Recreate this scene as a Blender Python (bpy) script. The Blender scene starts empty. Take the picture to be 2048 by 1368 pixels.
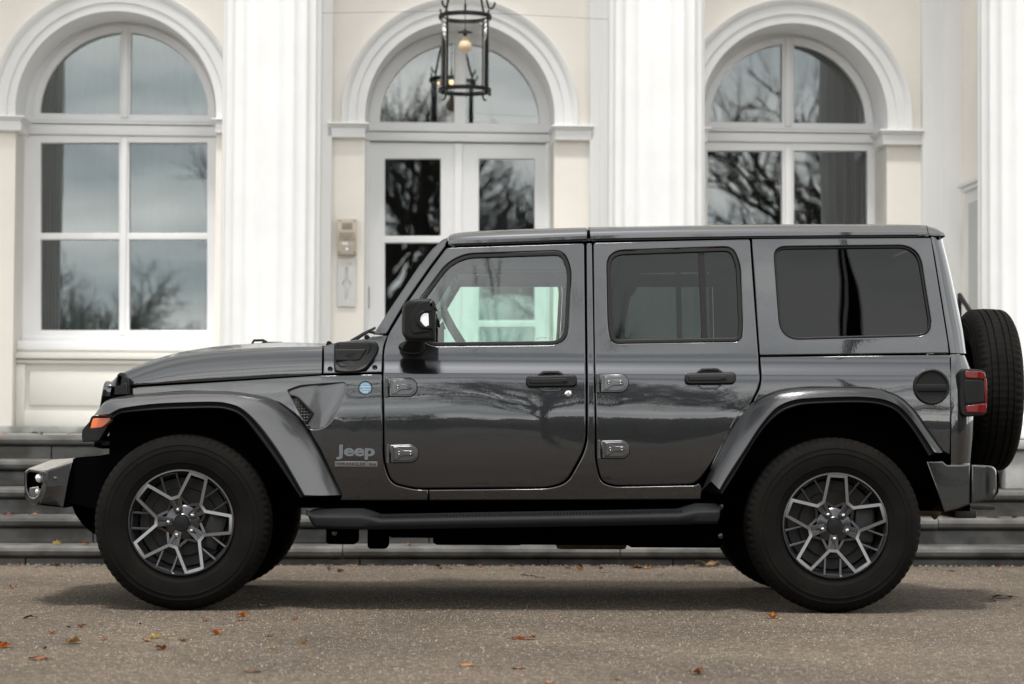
import bpy, bmesh, math, random
import numpy as np
from mathutils import Vector, Matrix
R = math.radians
sc = bpy.context.scene
COL = sc.collection
random.seed(7)

# ------------------------------------------------------------------ camera, sky, sun, exposure
FPX, CW, CH = 4603.0, 2048.0, 1368.0
CAM_LOC = Vector((0.0, -11.5, 0.824))
PITCH, ROLL, YAW = math.atan(181.0 / FPX), 0.0050, math.atan(38.0 / FPX)
_F0 = Vector((math.sin(YAW), math.cos(YAW), 0))
_X0 = Vector((math.cos(YAW), -math.sin(YAW), 0))
CF = (_F0 * math.cos(PITCH) + Vector((0, 0, 1)) * math.sin(PITCH)).normalized()
_U0 = _X0.cross(CF).normalized()
CR = _X0 * math.cos(ROLL) + _U0 * math.sin(ROLL)
CU = _U0 * math.cos(ROLL) - _X0 * math.sin(ROLL)

cam_d = bpy.data.cameras.new('camera')
cam_d.sensor_width = 36.0
cam_d.lens = FPX / CW * 36.0
cam_d.clip_start, cam_d.clip_end = 0.1, 2000
cam_d.dof.use_dof = True
cam_d.dof.focus_distance = 10.65
cam_d.dof.aperture_fstop = 2.9
cam = bpy.data.objects.new('camera', cam_d)
COL.objects.link(cam)
_m = Matrix((CR, CU, -CF)).transposed().to_4x4()
_m.translation = CAM_LOC
cam.matrix_world = _m
sc.camera = cam

SUN_EL, SUN_AZ = R(68), R(186)      # compass-style azimuth: 180 is behind the camera, more is to its left
sun_d = bpy.data.lights.new('sun', 'SUN')
sun_d.energy = 2.5
sun_d.angle = R(10)
sun_d.color = (1.0, 0.968, 0.925)
sun = bpy.data.objects.new('sun', sun_d)
COL.objects.link(sun)
_sd = Vector((math.sin(SUN_AZ) * math.cos(SUN_EL), math.cos(SUN_AZ) * math.cos(SUN_EL), math.sin(SUN_EL)))
sun.rotation_euler = (-_sd).to_track_quat('-Z', 'Y').to_euler()

world = bpy.data.worlds.new("World")
sc.world = world
world.use_nodes = True
_n, _l = world.node_tree.nodes, world.node_tree.links
_n.clear()
def wn(t, **k):
    q = _n.new(t)
    for a, b in k.items(): setattr(q, a, b)
    return q
w_out, w_bg = wn('ShaderNodeOutputWorld'), wn('ShaderNodeBackground')
w_bg.inputs['Strength'].default_value = 0.10
w_sky = wn('ShaderNodeTexSky', sky_type='NISHITA', sun_disc=False)
w_sky.sun_elevation, w_sky.sun_rotation = SUN_EL, SUN_AZ
w_tc, w_sep = wn('ShaderNodeTexCoord'), wn('ShaderNodeSeparateXYZ')
_l.new(w_tc.outputs['Generated'], w_sep.inputs[0])
w_ab = wn('ShaderNodeMath', operation='ABSOLUTE'); _l.new(w_sep.outputs['Z'], w_ab.inputs[0])
w_ad = wn('ShaderNodeMath', operation='ADD'); _l.new(w_ab.outputs[0], w_ad.inputs[0]); w_ad.inputs[1].default_value = 0.16
w_dv = wn('ShaderNodeVectorMath', operation='DIVIDE')
w_cb = wn('ShaderNodeCombineXYZ')
for i in range(3): _l.new(w_ad.outputs[0], w_cb.inputs[i])
_l.new(w_tc.outputs['Generated'], w_dv.inputs[0]); _l.new(w_cb.outputs[0], w_dv.inputs[1])
w_mp = wn('ShaderNodeMapping'); w_mp.inputs['Scale'].default_value = (0.55, 1.0, 0.0); w_mp.inputs['Location'].default_value = (3.1, 1.7, 0)
_l.new(w_dv.outputs[0], w_mp.inputs[0])
w_nz = wn('ShaderNodeTexNoise'); w_nz.inputs['Scale'].default_value = 1.5; w_nz.inputs['Detail'].default_value = 7; w_nz.inputs['Roughness'].default_value = 0.52
_l.new(w_mp.outputs[0], w_nz.inputs['Vector'])
w_rp = wn('ShaderNodeValToRGB')
w_rp.color_ramp.elements[0].position, w_rp.color_ramp.elements[0].color = 0.34, (0.35, 0.385, 0.405, 1)
w_rp.color_ramp.elements[1].position, w_rp.color_ramp.elements[1].color = 0.66, (1.0, 0.975, 0.915, 1)
_l.new(w_nz.outputs['Fac'], w_rp.inputs[0])
w_sc = wn('ShaderNodeVectorMath', operation='SCALE')
w_hz = wn('ShaderNodeMapRange'); w_hz.inputs['From Min'].default_value = 0.0; w_hz.inputs['From Max'].default_value = 0.55; w_hz.inputs['To Min'].default_value = 27.5; w_hz.inputs['To Max'].default_value = 13.5
_l.new(w_ab.outputs[0], w_hz.inputs['Value']); _l.new(w_hz.outputs[0], w_sc.inputs['Scale'])
_l.new(w_rp.outputs[0], w_sc.inputs[0])
w_mx = wn('ShaderNodeMix', data_type='RGBA'); w_mx.inputs['Factor'].default_value = 0.86
_l.new(w_sky.outputs[0], w_mx.inputs['A']); _l.new(w_sc.outputs[0], w_mx.inputs['B'])
_l.new(w_mx.outputs['Result'], w_bg.inputs['Color']); _l.new(w_bg.outputs[0], w_out.inputs[0])

sc.view_settings.view_transform = 'Standard'
sc.view_settings.look = 'None'
sc.view_settings.exposure = 0.74
sc.view_settings.gamma = 1.0
sc.render.engine = 'CYCLES'
cy = sc.cycles
cy.use_denoising = True
cy.max_bounces, cy.diffuse_bounces, cy.glossy_bounces, cy.transparent_max_bounces = 8, 3, 5, 14
cy.caustics_reflective = cy.caustics_refractive = False
cy.sample_clamp_indirect = 6.0
cy.sample_clamp_direct = 5.0

# ------------------------------------------------------------------ pixel rays and frames
def ray(px, py):
    return (CF * FPX + CR * (px - CW / 2) + CU * (CH / 2 - py)).normalized()
def P(px, py, y):                      # point of a traced outline at the real depth y of the surface it lies on
    d = ray(px, py); t = (y - CAM_LOC.y) / d.y
    return CAM_LOC + d * t
def Pf(px, py, fn):                    # same on a curved surface y = fn(x, z)
    y = -0.78
    for _ in range(9):
        q = P(px, py, y); y = fn(q.x, q.z)
    return P(px, py, y)
def G(px, py, z=0.0):                  # point on level z
    d = ray(px, py); t = (z - CAM_LOC.z) / d.z
    return CAM_LOC + d * t
AL = R(2.8)
BM = Matrix.Translation((0, 6.8, 0)) @ Matrix.Rotation(AL, 4, 'Z')     # frame of the building: u along the front, d into it
BI = BM.inverted()
_bo, _br = BI @ CAM_LOC, BI.to_3x3()
def B(px, py, d):
    r = _br @ ray(px, py); t = (d - _bo.y) / r.y
    q = _bo + r * t
    return (q.x, q.z)

# ------------------------------------------------------------------ objects
ORG = {}
def props(o, label=None, cat=None, group=None, kind=None):
    if label: o['label'] = label
    if cat: o['category'] = cat
    if group: o['group'] = group
    if kind: o['kind'] = kind
    return o
def thing(name, label, cat, origin, frame=None, group=None):
    o = bpy.data.objects.new(name, None); COL.objects.link(o)
    o.empty_display_size = 0.1
    o.matrix_world = (frame or Matrix()) @ Matrix.Translation(origin)
    ORG[o.name] = Vector(origin)
    return props(o, label, cat, group)
def mk(name, bm, mats, parent=None, origin=None, frame=None, smooth=32, **pr):
    me = bpy.data.meshes.new(name)
    o = bpy.data.objects.new(name, me); COL.objects.link(o)
    if parent is not None:
        og = ORG[parent.name]; o.parent = parent
    else:
        og = Vector(origin) if origin is not None else Vector((0, 0, 0))
        o.matrix_world = (frame or Matrix()) @ Matrix.Translation(og)
    ORG[o.name] = og
    bmesh.ops.translate(bm, vec=-og, verts=bm.verts)
    bm.to_mesh(me); bm.free()
    for m in (mats if isinstance(mats, (list, tuple)) else [mats]): me.materials.append(m)
    if smooth:
        me.shade_smooth()
        if smooth < 180: me.set_sharp_from_angle(angle=R(smooth))
    props(o, **pr)
    return o
def copy_tree(o, parent=None):
    c = o.copy(); COL.objects.link(c)
    if parent is not None: c.parent = parent
    for ch in list(o.children): copy_tree(ch, c)
    return c

# ------------------------------------------------------------------ mesh helpers
def NB(): return bmesh.new()
def face(bm, vs, mi=0):
    try:
        f = bm.faces.new(vs); f.material_index = mi; return f
    except ValueError: return None
def box(bm, x0, x1, y0, y1, z0, z1, bev=0.0, mi=0, seg=2, mat=None):
    x0, x1 = min(x0, x1), max(x0, x1); y0, y1 = min(y0, y1), max(y0, y1); z0, z1 = min(z0, z1), max(z0, z1)
    v = [bm.verts.new((x, y, z)) for z in (z0, z1) for y in (y0, y1) for x in (x0, x1)]
    fs = [face(bm, [v[i] for i in q], mi) for q in ((0,2,3,1),(4,5,7,6),(0,1,5,4),(2,6,7,3),(0,4,6,2),(1,3,7,5))]
    vs = v
    if bev:
        es = list({e for f in fs for e in f.edges})
        r = bmesh.ops.bevel(bm, geom=es, offset=bev, segments=seg, affect='EDGES', profile=0.5)
        vs = list({q for f in r['faces'] for q in f.verts} | {q for q in v if q.is_valid})
        for f in r['faces']: f.material_index = mi
    if mat is not None: bmesh.ops.transform(bm, matrix=mat, verts=vs)
    return vs
def grid(bm, rows, mi=0, closed=False, flip=False):
    vr = [[bm.verts.new(p) for p in r] for r in rows]
    n = len(rows[0])
    for a, b in zip(vr, vr[1:]):
        for i in range(n if closed else n - 1):
            q = [a[i], a[(i + 1) % n], b[(i + 1) % n], b[i]]
            face(bm, q[::-1] if flip else q, mi)
    return vr
def cap(bm, vs, mi=0, flip=False):
    face(bm, list(vs)[::-1] if flip else list(vs), mi)
def axes(d):
    d = d.normalized()
    a = d.cross(Vector((0, 0, 1)))
    if a.length < 1e-3: a = d.cross(Vector((1, 0, 0)))
    a.normalize(); return a, d.cross(a).normalized()
def tube(bm, pts, rad, n=8, mi=0, caps=True):
    pts = [Vector(p) for p in pts]
    rr = rad if isinstance(rad, (list, tuple)) else [rad] * len(pts)
    rows = []; pa = None
    for i, p in enumerate(pts):
        d = pts[min(i + 1, len(pts) - 1)] - pts[max(i - 1, 0)]
        a, b = axes(d)
        if pa is not None:
            a = (pa - d.normalized() * pa.dot(d.normalized()))
            if a.length < 1e-6: a, b = axes(d)
            a.normalize(); b = d.normalized().cross(a)
        pa = a
        rows.append([p + (a * math.cos(2*math.pi*k/n) + b * math.sin(2*math.pi*k/n)) * rr[i] for k in range(n)])
    vr = grid(bm, rows, mi, closed=True)
    if caps: cap(bm, vr[0], mi, True); cap(bm, vr[-1], mi)
def lathe(bm, prof, o, ax, n=32, mi=0, caps=(False, False), mod=None):
    o = Vector(o); ax = Vector(ax).normalized(); a, b = axes(ax)
    rows = []
    for j, (r, h) in enumerate(prof):
        rows.append([o + ax * h + (a * math.cos(2*math.pi*k/n) + b * math.sin(2*math.pi*k/n)) * (r + (mod(j, k) if mod else 0)) for k in range(n)])
    vr = grid(bm, rows, mi, closed=True)
    if caps[0]: cap(bm, vr[0], mi, True)
    if caps[1]: cap(bm, vr[-1], mi)
def ball(bm, c, r, mi=0, n=12, sq=(1, 1, 1)):
    m = Matrix.Translation(c) @ Matrix.Diagonal((r * sq[0], r * sq[1], r * sq[2], 1))
    q = bmesh.ops.create_uvsphere(bm, u_segments=n, v_segments=max(6, n * 2 // 3), radius=1, matrix=m)
    for v in q['verts']:
        for f in v.link_faces: f.material_index = mi
def smoothpoly(pts, step=0.02, closed=True, sharp=()):
    """Catmull-Rom through 2-D points, resampled; indices in sharp stay corners."""
    n = len(pts); out = []
    for i in range(n if closed else n - 1):
        p1, p2 = pts[i], pts[(i + 1) % n]
        p0 = pts[(i - 1) % n] if (closed or i > 0) else p1
        p3 = pts[(i + 2) % n] if (closed or i + 2 < n) else p2
        if i in sharp: p0 = p1
        if (i + 1) % n in sharp: p3 = p2
        L = math.dist(p1, p2); k = max(1, int(L / step))
        for j in range(k):
            t = j / k; t2, t3 = t * t, t * t * t
            out.append(tuple(0.5 * (2*b + (c - a) * t + (2*a - 5*b + 4*c - d) * t2 + (3*b - a - 3*c + d) * t3) for a, b, c, d in zip(p0, p1, p2, p3)))
    if not closed: out.append(tuple(pts[-1]))
    return out
def roundpoly(pts, rad=0.02, n=5, mn=0.0):
    """polygon with each corner rounded; a point may carry its own radius as third value."""
    out = []; m = len(pts)
    for i in range(m):
        p = Vector(pts[i][:2]); a = Vector(pts[i - 1][:2]); b = Vector(pts[(i + 1) % m][:2])
        r = pts[i][2] if len(pts[i]) > 2 else rad
        u, v = a - p, b - p
        k = min(r, u.length * 0.48, v.length * 0.48)
        if k < max(1e-4, mn): out.append(tuple(p)); continue
        s, e = p + u.normalized() * k, p + v.normalized() * k
        for j in range(n + 1):
            t = j / n
            q = s * (1 - t) ** 2 + p * 2 * t * (1 - t) + e * t * t
            out.append(tuple(q))
    return out
def densify(pts, step):
    out = []
    for a, b in zip(pts, pts[1:] + pts[:1]):
        k = max(1, int(math.dist(a, b) / step))
        for j in range(k): out.append((a[0] + (b[0] - a[0]) * j / k, a[1] + (b[1] - a[1]) * j / k))
    return out
def area(p): return 0.5 * sum(a[0] * b[1] - b[0] * a[1] for a, b in zip(p, p[1:] + p[:1]))
def inset(pts, d):
    """move a closed outline inwards by d (outwards when d < 0)"""
    s = 1 if area(pts) > 0 else -1; n = len(pts); out = []
    for i in range(n):
        p, a, b = Vector(pts[i]), Vector(pts[i - 1]), Vector(pts[(i + 1) % n])
        e1, e2 = (p - a), (b - p)
        if e1.length < 1e-9: e1 = e2
        if e2.length < 1e-9: e2 = e1
        if e1.length < 1e-9: out.append(tuple(p)); continue
        e1.normalize(); e2.normalize()
        n1, n2 = Vector((-e1.y, e1.x)) * s, Vector((-e2.y, e2.x)) * s
        m = n1 + n2
        if m.length < 1e-6: m = n1
        m.normalize(); k = max(0.5, m.dot(n1))
        out.append(tuple(p + m * d / k))
    return out
def clean_inset(pts, d):
    """inset without the loops that appear where the outline turns tighter than d"""
    q = np.array(inset(pts, d)); p = np.array(pts); a, b = p, np.roll(p, -1, 0)
    e = b - a; L = np.maximum((e * e).sum(1), 1e-14)
    t = np.clip(((q[:, None, :] - a[None]) * e[None]).sum(2) / L[None], 0, 1)
    ds = np.sqrt((((a[None] + t[..., None] * e[None]) - q[:, None, :]) ** 2).sum(2)).min(1)
    out = []; n = len(q); ok = ds >= abs(d) * 0.96
    if not ok.any(): return inset(pts, d)
    k0 = int(np.argmax(ok)); i = 0
    while i < n:
        k = (k0 + i) % n
        r = (float(q[k][0]), float(q[k][1]))
        if not out or math.dist(out[-1], r) > 4e-4: out.append(r)
        j = 1
        while j < n and not ok[(k + j) % n]: j += 1
        if j > 1:                              # corner tighter than d: meet the two straight sides
            m_ = (k + j) % n
            u, v = p[(k + 1) % n] - p[k], p[m_] - p[m_ - 1]
            cr = u[0] * v[1] - u[1] * v[0]
            if abs(cr) > 1e-3 * (np.hypot(*u) * np.hypot(*v) + 1e-12):
                w = q[m_] - q[k]; s_ = (w[0] * v[1] - w[1] * v[0]) / cr
                x = q[k] + u * s_
                if max(np.hypot(*(x - p[(k + 1) % n])), np.hypot(*(x - p[m_ - 1]))) < 8 * abs(d) and s_ > 0: out.append((float(x[0]), float(x[1])))
        i += j
    while len(out) > 3 and math.dist(out[0], out[-1]) < 4e-4: out.pop()
    return out if len(out) > 3 else inset(pts, d)
def fill2(loops):
    """flat bmesh (x, 0, z) of an outline with holes, faces towards -y"""
    bm = NB(); es = []
    for lp in loops:
        vs = [bm.verts.new((p[0], 0, p[1])) for p in lp]
        es += [bm.edges.new((a, b)) for a, b in zip(vs, vs[1:] + vs[:1])]
    bmesh.ops.triangle_fill(bm, edges=es, use_beauty=True, use_dissolve=False, normal=(0, -1, 0))
    bm.normal_update()
    for f in bm.faces:
        if f.normal.y > 0: f.normal_flip()
    return bm
def merge(dst, src, mi=0, fn=None):
    mp = {v: dst.verts.new(fn(v.co) if fn else v.co) for v in src.verts}
    for f in src.faces: face(dst, [mp[v] for v in f.verts], mi)
    src.free(); return mp
def plate(bm, outer, holes, y0, y1, mi=0, back=False, bev=0.0):
    """solid plate from y0 (front) to y1 with holes; outlines are (x, z); bev softens the front arris"""
    loops = [outer] + list(holes)
    base = [inset(outer, bev)] + [inset(h, -bev) for h in holes] if bev else loops
    f2 = fill2(base)
    bnd = [e for e in f2.edges if len(e.link_faces) == 1]
    for v in f2.verts: v.co.y = y0
    lv = []
    for lp in loops: lv.append(lp)
    merge(bm, f2, mi)
    for k, (lp, bs) in enumerate(zip(loops, base)):
        s = 1 if area(lp) > 0 else -1
        if k: s = -s
        rows = []
        if bev: rows = [[(p[0], y0, p[1]) for p in bs], [((p[0]+q[0]*2)/3, y0 + bev * .35, (p[1]+q[1]*2)/3) for p, q in zip(bs, lp)], [(p[0], y0 + bev, p[1]) for p in lp]]
        else: rows = [[(p[0], y0, p[1]) for p in lp]]
        rows.append([(p[0], y1, p[1]) for p in lp])
        grid(bm, rows, mi, closed=True, flip=(s > 0))
    if back:
        f3 = fill2(loops)
        for f in f3.faces: f.normal_flip()
        for v in f3.verts: v.co.y = y1
        merge(bm, f3, mi)
def panel(bm, outer, holes, fn, m=-1, lip=0.006, depth=0.03, off=0.0, zs=(), xs=(), mi=0, flat=False):
    """body panel following y = fn(x, z) (near side, negative y); m=+1 mirrors it to the far side.
    edges roll in over lip and go depth deep"""
    loops = [outer] + list(holes)
    if lip: loops = [clean_inset(outer, lip)] + [clean_inset(h, -lip) for h in holes]
    f2 = fill2(loops)
    for ax, lv in ((2, zs), (0, xs)):
        for c in lv:
            co = Vector((0, 0, 0)); co[ax] = c; no = Vector((0, 0, 0)); no[ax] = 1
            bmesh.ops.bisect_plane(f2, geom=f2.verts[:] + f2.edges[:] + f2.faces[:], dist=1e-5, plane_co=co, plane_no=no)
    dep = {v: off for v in f2.verts}
    if lip:
        ring = [(e, next(l for l in e.link_loops)) for e in f2.edges if len(e.link_faces) == 1]
        quads = [(l.vert, l.link_loop_next.vert) for e, l in ring]
        nrm = {}
        for a, b in quads:
            d = (b.co - a.co)
            if d.length < 1e-9: continue
            d.normalize(); o = Vector((d.z, 0, -d.x))
            o = -o if False else o
            for v in (a, b): nrm.setdefault(v, []).append(o)
        # outward test on one edge
        nv = {}
        for v, l in nrm.items():
            s = Vector((0, 0, 0))
            for q in l: s += q
            if s.length < 1e-6: s = l[0]
            s.normalize(); nv[v] = s / max(0.5, s.dot(l[0]))
        a, b = quads[0]
        fc = next(e for e in a.link_edges if e.other_vert(a) is b).link_faces[0].calc_center_median()
        sg = -1 if nrm[a][0].dot(fc - (a.co + b.co) / 2) > 0 else 1
        prev = {v: v for v in nv}
        for o, dd in ((0.45, 0.0), (0.8, 0.22), (0.96, 0.55), (1.0, 1.0), (1.0, None)):
            new = {}
            for v in nv:
                w = f2.verts.new(v.co + nv[v] * lip * o * sg); new[v] = w
                dep[w] = off + (lip * dd if dd is not None else depth)
            for a, b in quads: face(f2, [prev[b], prev[a], new[a], new[b]])
            prev = new
    mp = {}
    for v in f2.verts:
        y = fn(v.co.x, v.co.z) + dep[v]
        mp[v] = bm.verts.new((v.co.x, y if m < 0 else -y, v.co.z))
    for f in f2.faces:
        vs = [mp[v] for v in f.verts]
        face(bm, vs if m < 0 else vs[::-1], mi)
    f2.free()
def hgrid(bm, poly, fn, m=-1, nz=26, nx=20, grow=.004, mi=0):
    """smooth surface y = fn(x, z) over an outline that every level line crosses once"""
    zs_ = [p[1] for p in poly]; z0, z1 = min(zs_) + 1e-4, max(zs_) - 1e-4; rows = []
    for i in range(nz + 1):
        z = z0 + (z1 - z0) * i / nz
        xc = [a[0] + (b[0] - a[0]) * (z - a[1]) / (b[1] - a[1]) for a, b in zip(poly, poly[1:] + poly[:1]) if (a[1] - z) * (b[1] - z) < 0]
        if len(xc) < 2: continue
        x0, x1 = min(xc) - grow, max(xc) + grow
        r = []
        for j in range(nx + 1):
            x = x0 + (x1 - x0) * j / nx; y = fn(x, z); r.append((x, y if m < 0 else -y, z))
        rows.append(r)
    grid(bm, rows, mi, flip=(m > 0))
def pchip(tab):
    xs, ys = [t[0] for t in tab], [t[1] for t in tab]; n = len(xs)
    h = [xs[i+1] - xs[i] for i in range(n-1)]; d = [(ys[i+1] - ys[i]) / h[i] for i in range(n-1)]
    m = [d[0]] + [0 if d[i-1] * d[i] <= 0 else 2 / (1/d[i-1] + 1/d[i]) for i in range(1, n-1)] + [d[-1]]
    def f(x):
        if x <= xs[0]: return ys[0] + m[0] * (x - xs[0])
        if x >= xs[-1]: return ys[-1] + m[-1] * (x - xs[-1])
        i = 0
        while xs[i+1] < x: i += 1
        t = (x - xs[i]) / h[i]; t2, t3 = t*t, t*t*t
        return (2*t3 - 3*t2 + 1)*ys[i] + (t3 - 2*t2 + t)*h[i]*m[i] + (-2*t3 + 3*t2)*ys[i+1] + (t3 - t2)*h[i]*m[i+1]
    return f
def text_bm(body, size, depth, offset=0.0, sx=1.0, shear=0.0, space=1.0):
    """lettering standing in the x-z plane, facing -y, its lower left at the origin"""
    c = bpy.data.curves.new('lettering', 'FONT'); c.body = body; c.size = size; c.extrude = depth / 2; c.offset = offset
    c.shear = shear; c.space_character = space; c.resolution_u = 4
    o = bpy.data.objects.new('lettering', c)
    me = bpy.data.meshes.new_from_object(o)
    bm = NB(); bm.from_mesh(me)
    bpy.data.objects.remove(o); bpy.data.curves.remove(c); bpy.data.meshes.remove(me)
    bmesh.ops.transform(bm, matrix=Matrix.Rotation(R(90), 4, 'X') @ Matrix.Diagonal((sx, 1, 1, 1)), verts=bm.verts)
    return bm
def fit_text(body, x0, x1, z0, z1, y, depth, **k):
    """lettering scaled to fill the box x0..x1, z0..z1, its face at y"""
    bm = text_bm(body, 1.0, depth, **k)
    xs = [v.co.x for v in bm.verts]; zs = [v.co.z for v in bm.verts]
    a, b, c, d = min(xs), max(xs), min(zs), max(zs)
    for v in bm.verts:
        v.co.x = x0 + (v.co.x - a) / (b - a) * (x1 - x0)
        v.co.z = z0 + (v.co.z - c) / (d - c) * (z1 - z0)
        v.co.y = y + (v.co.y + depth / 2)
    return bm
# ------------------------------------------------------------------ materials
def nodemat(name):
    m = bpy.data.materials.new(name); m.use_nodes = True
    n, l = m.node_tree.nodes, m.node_tree.links
    return m, n, l, n['Principled BSDF']
def mat(name, col, rough=0.5, metal=0.0, var=0.0, vscale=8.0, bump=0.0, bscale=60.0, coat=0.0, spec=0.5, col2=None, stretch=None, rvar=0.0, ior=None):
    m, n, l, p = nodemat(name)
    p.inputs['Base Color'].default_value = (*col, 1); p.inputs['Roughness'].default_value = rough
    p.inputs['Metallic'].default_value = metal; p.inputs['Coat Weight'].default_value = coat
    p.inputs['Coat Roughness'].default_value = 0.08
    p.inputs['Specular IOR Level'].default_value = spec
    if ior: p.inputs['IOR'].default_value = ior
    tc = n.new('ShaderNodeTexCoord'); mp = n.new('ShaderNodeMapping'); l.new(tc.outputs['Object'], mp.inputs[0])
    if stretch: mp.inputs['Scale'].default_value = stretch
    if var or col2:
        nz = n.new('ShaderNodeTexNoise'); nz.inputs['Scale'].default_value = vscale; nz.inputs['Detail'].default_value = 8; nz.inputs['Roughness'].default_value = 0.62
        l.new(mp.outputs[0], nz.inputs['Vector'])
        rp = n.new('ShaderNodeValToRGB'); e = rp.color_ramp.elements
        c2 = col2 or tuple(c * (1 - var) for c in col); c1 = col if col2 else tuple(min(1, c * (1 + var * 0.6)) for c in col)
        e[0].position, e[0].color = 0.35, (*c2, 1); e[1].position, e[1].color = 0.62, (*c1, 1)
        l.new(nz.outputs['Fac'], rp.inputs[0]); l.new(rp.outputs[0], p.inputs['Base Color'])
        if rvar:
            mr = n.new('ShaderNodeMapRange'); mr.inputs['To Min'].default_value = rough - rvar; mr.inputs['To Max'].default_value = rough + rvar
            l.new(nz.outputs['Fac'], mr.inputs['Value']); l.new(mr.outputs[0], p.inputs['Roughness'])
    if bump:
        nb = n.new('ShaderNodeTexNoise'); nb.inputs['Scale'].default_value = bscale; nb.inputs['Detail'].default_value = 4
        l.new(mp.outputs[0], nb.inputs['Vector'])
        bp = n.new('ShaderNodeBump'); bp.inputs['Strength'].default_value = bump; bp.inputs['Distance'].default_value = 0.01
        l.new(nb.outputs['Fac'], bp.inputs['Height']); l.new(bp.outputs[0], p.inputs['Normal'])
    return m
def make_paint():
    m, n, l, p = nodemat('granite_metallic_paint')
    p.inputs['Base Color'].default_value = (0.0275, 0.0285, 0.032, 1)
    p.inputs['Metallic'].default_value = 0.92; p.inputs['Roughness'].default_value = 0.3
    p.inputs['Coat Weight'].default_value = 1.0; p.inputs['Coat Roughness'].default_value = 0.015; p.inputs['Coat IOR'].default_value = 1.75
    tc = n.new('ShaderNodeTexCoord')
    v = n.new('ShaderNodeTexVoronoi'); v.inputs['Scale'].default_value = 900; l.new(tc.outputs['Object'], v.inputs['Vector'])
    mr = n.new('ShaderNodeMapRange'); mr.inputs['To Min'].default_value = 0.25; mr.inputs['To Max'].default_value = 0.33
    l.new(v.outputs['Color'], mr.inputs['Value']); l.new(mr.outputs[0], p.inputs['Roughness'])
    nz = n.new('ShaderNodeTexNoise'); nz.inputs['Scale'].default_value = 95; nz.inputs['Detail'].default_value = 2
    n2 = n.new('ShaderNodeTexNoise'); n2.inputs['Scale'].default_value = 1.7; n2.inputs['Detail'].default_value = 1
    l.new(tc.outputs['Object'], nz.inputs['Vector']); l.new(tc.outputs['Object'], n2.inputs['Vector'])
    b1 = n.new('ShaderNodeBump'); b1.inputs['Strength'].default_value = 0.016; b1.inputs['Distance'].default_value = 0.0016
    b2 = n.new('ShaderNodeBump'); b2.inputs['Strength'].default_value = 0.75; b2.inputs['Distance'].default_value = 0.012
    l.new(n2.outputs['Fac'], b2.inputs['Height']); l.new(nz.outputs['Fac'], b1.inputs['Height']); l.new(b2.outputs[0], b1.inputs['Normal'])
    l.new(b1.outputs[0], p.inputs['Coat Normal'])
    return m
def make_glass(name, tint, ior, rough=0.0, gl=(1, 1, 1)):
    m = bpy.data.materials.new(name); m.use_nodes = True
    n, l = m.node_tree.nodes, m.node_tree.links; n.clear()
    o = n.new('ShaderNodeOutputMaterial'); mx = n.new('ShaderNodeMixShader'); f = n.new('ShaderNodeFresnel'); f.inputs['IOR'].default_value = ior
    t = n.new('ShaderNodeBsdfTransparent'); t.inputs['Color'].default_value = (*tint, 1)
    g = n.new('ShaderNodeBsdfGlossy'); g.inputs['Roughness'].default_value = rough
    tc = n.new('ShaderNodeTexCoord'); nz = n.new('ShaderNodeTexNoise'); nz.inputs['Scale'].default_value = 1.7; nz.inputs['Detail'].default_value = 1.5
    b = n.new('ShaderNodeBump'); b.inputs['Strength'].default_value = 0.25; b.inputs['Distance'].default_value = 0.004
    l.new(tc.outputs['Object'], nz.inputs['Vector']); l.new(nz.outputs['Fac'], b.inputs['Height']); l.new(b.outputs[0], g.inputs['Normal'])
    g.inputs['Color'].default_value = (*gl, 1)
    l.new(f.outputs[0], mx.inputs[0]); l.new(t.outputs[0], mx.inputs[1]); l.new(g.outputs[0], mx.inputs[2]); l.new(mx.outputs[0], o.inputs[0])
    return m
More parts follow.
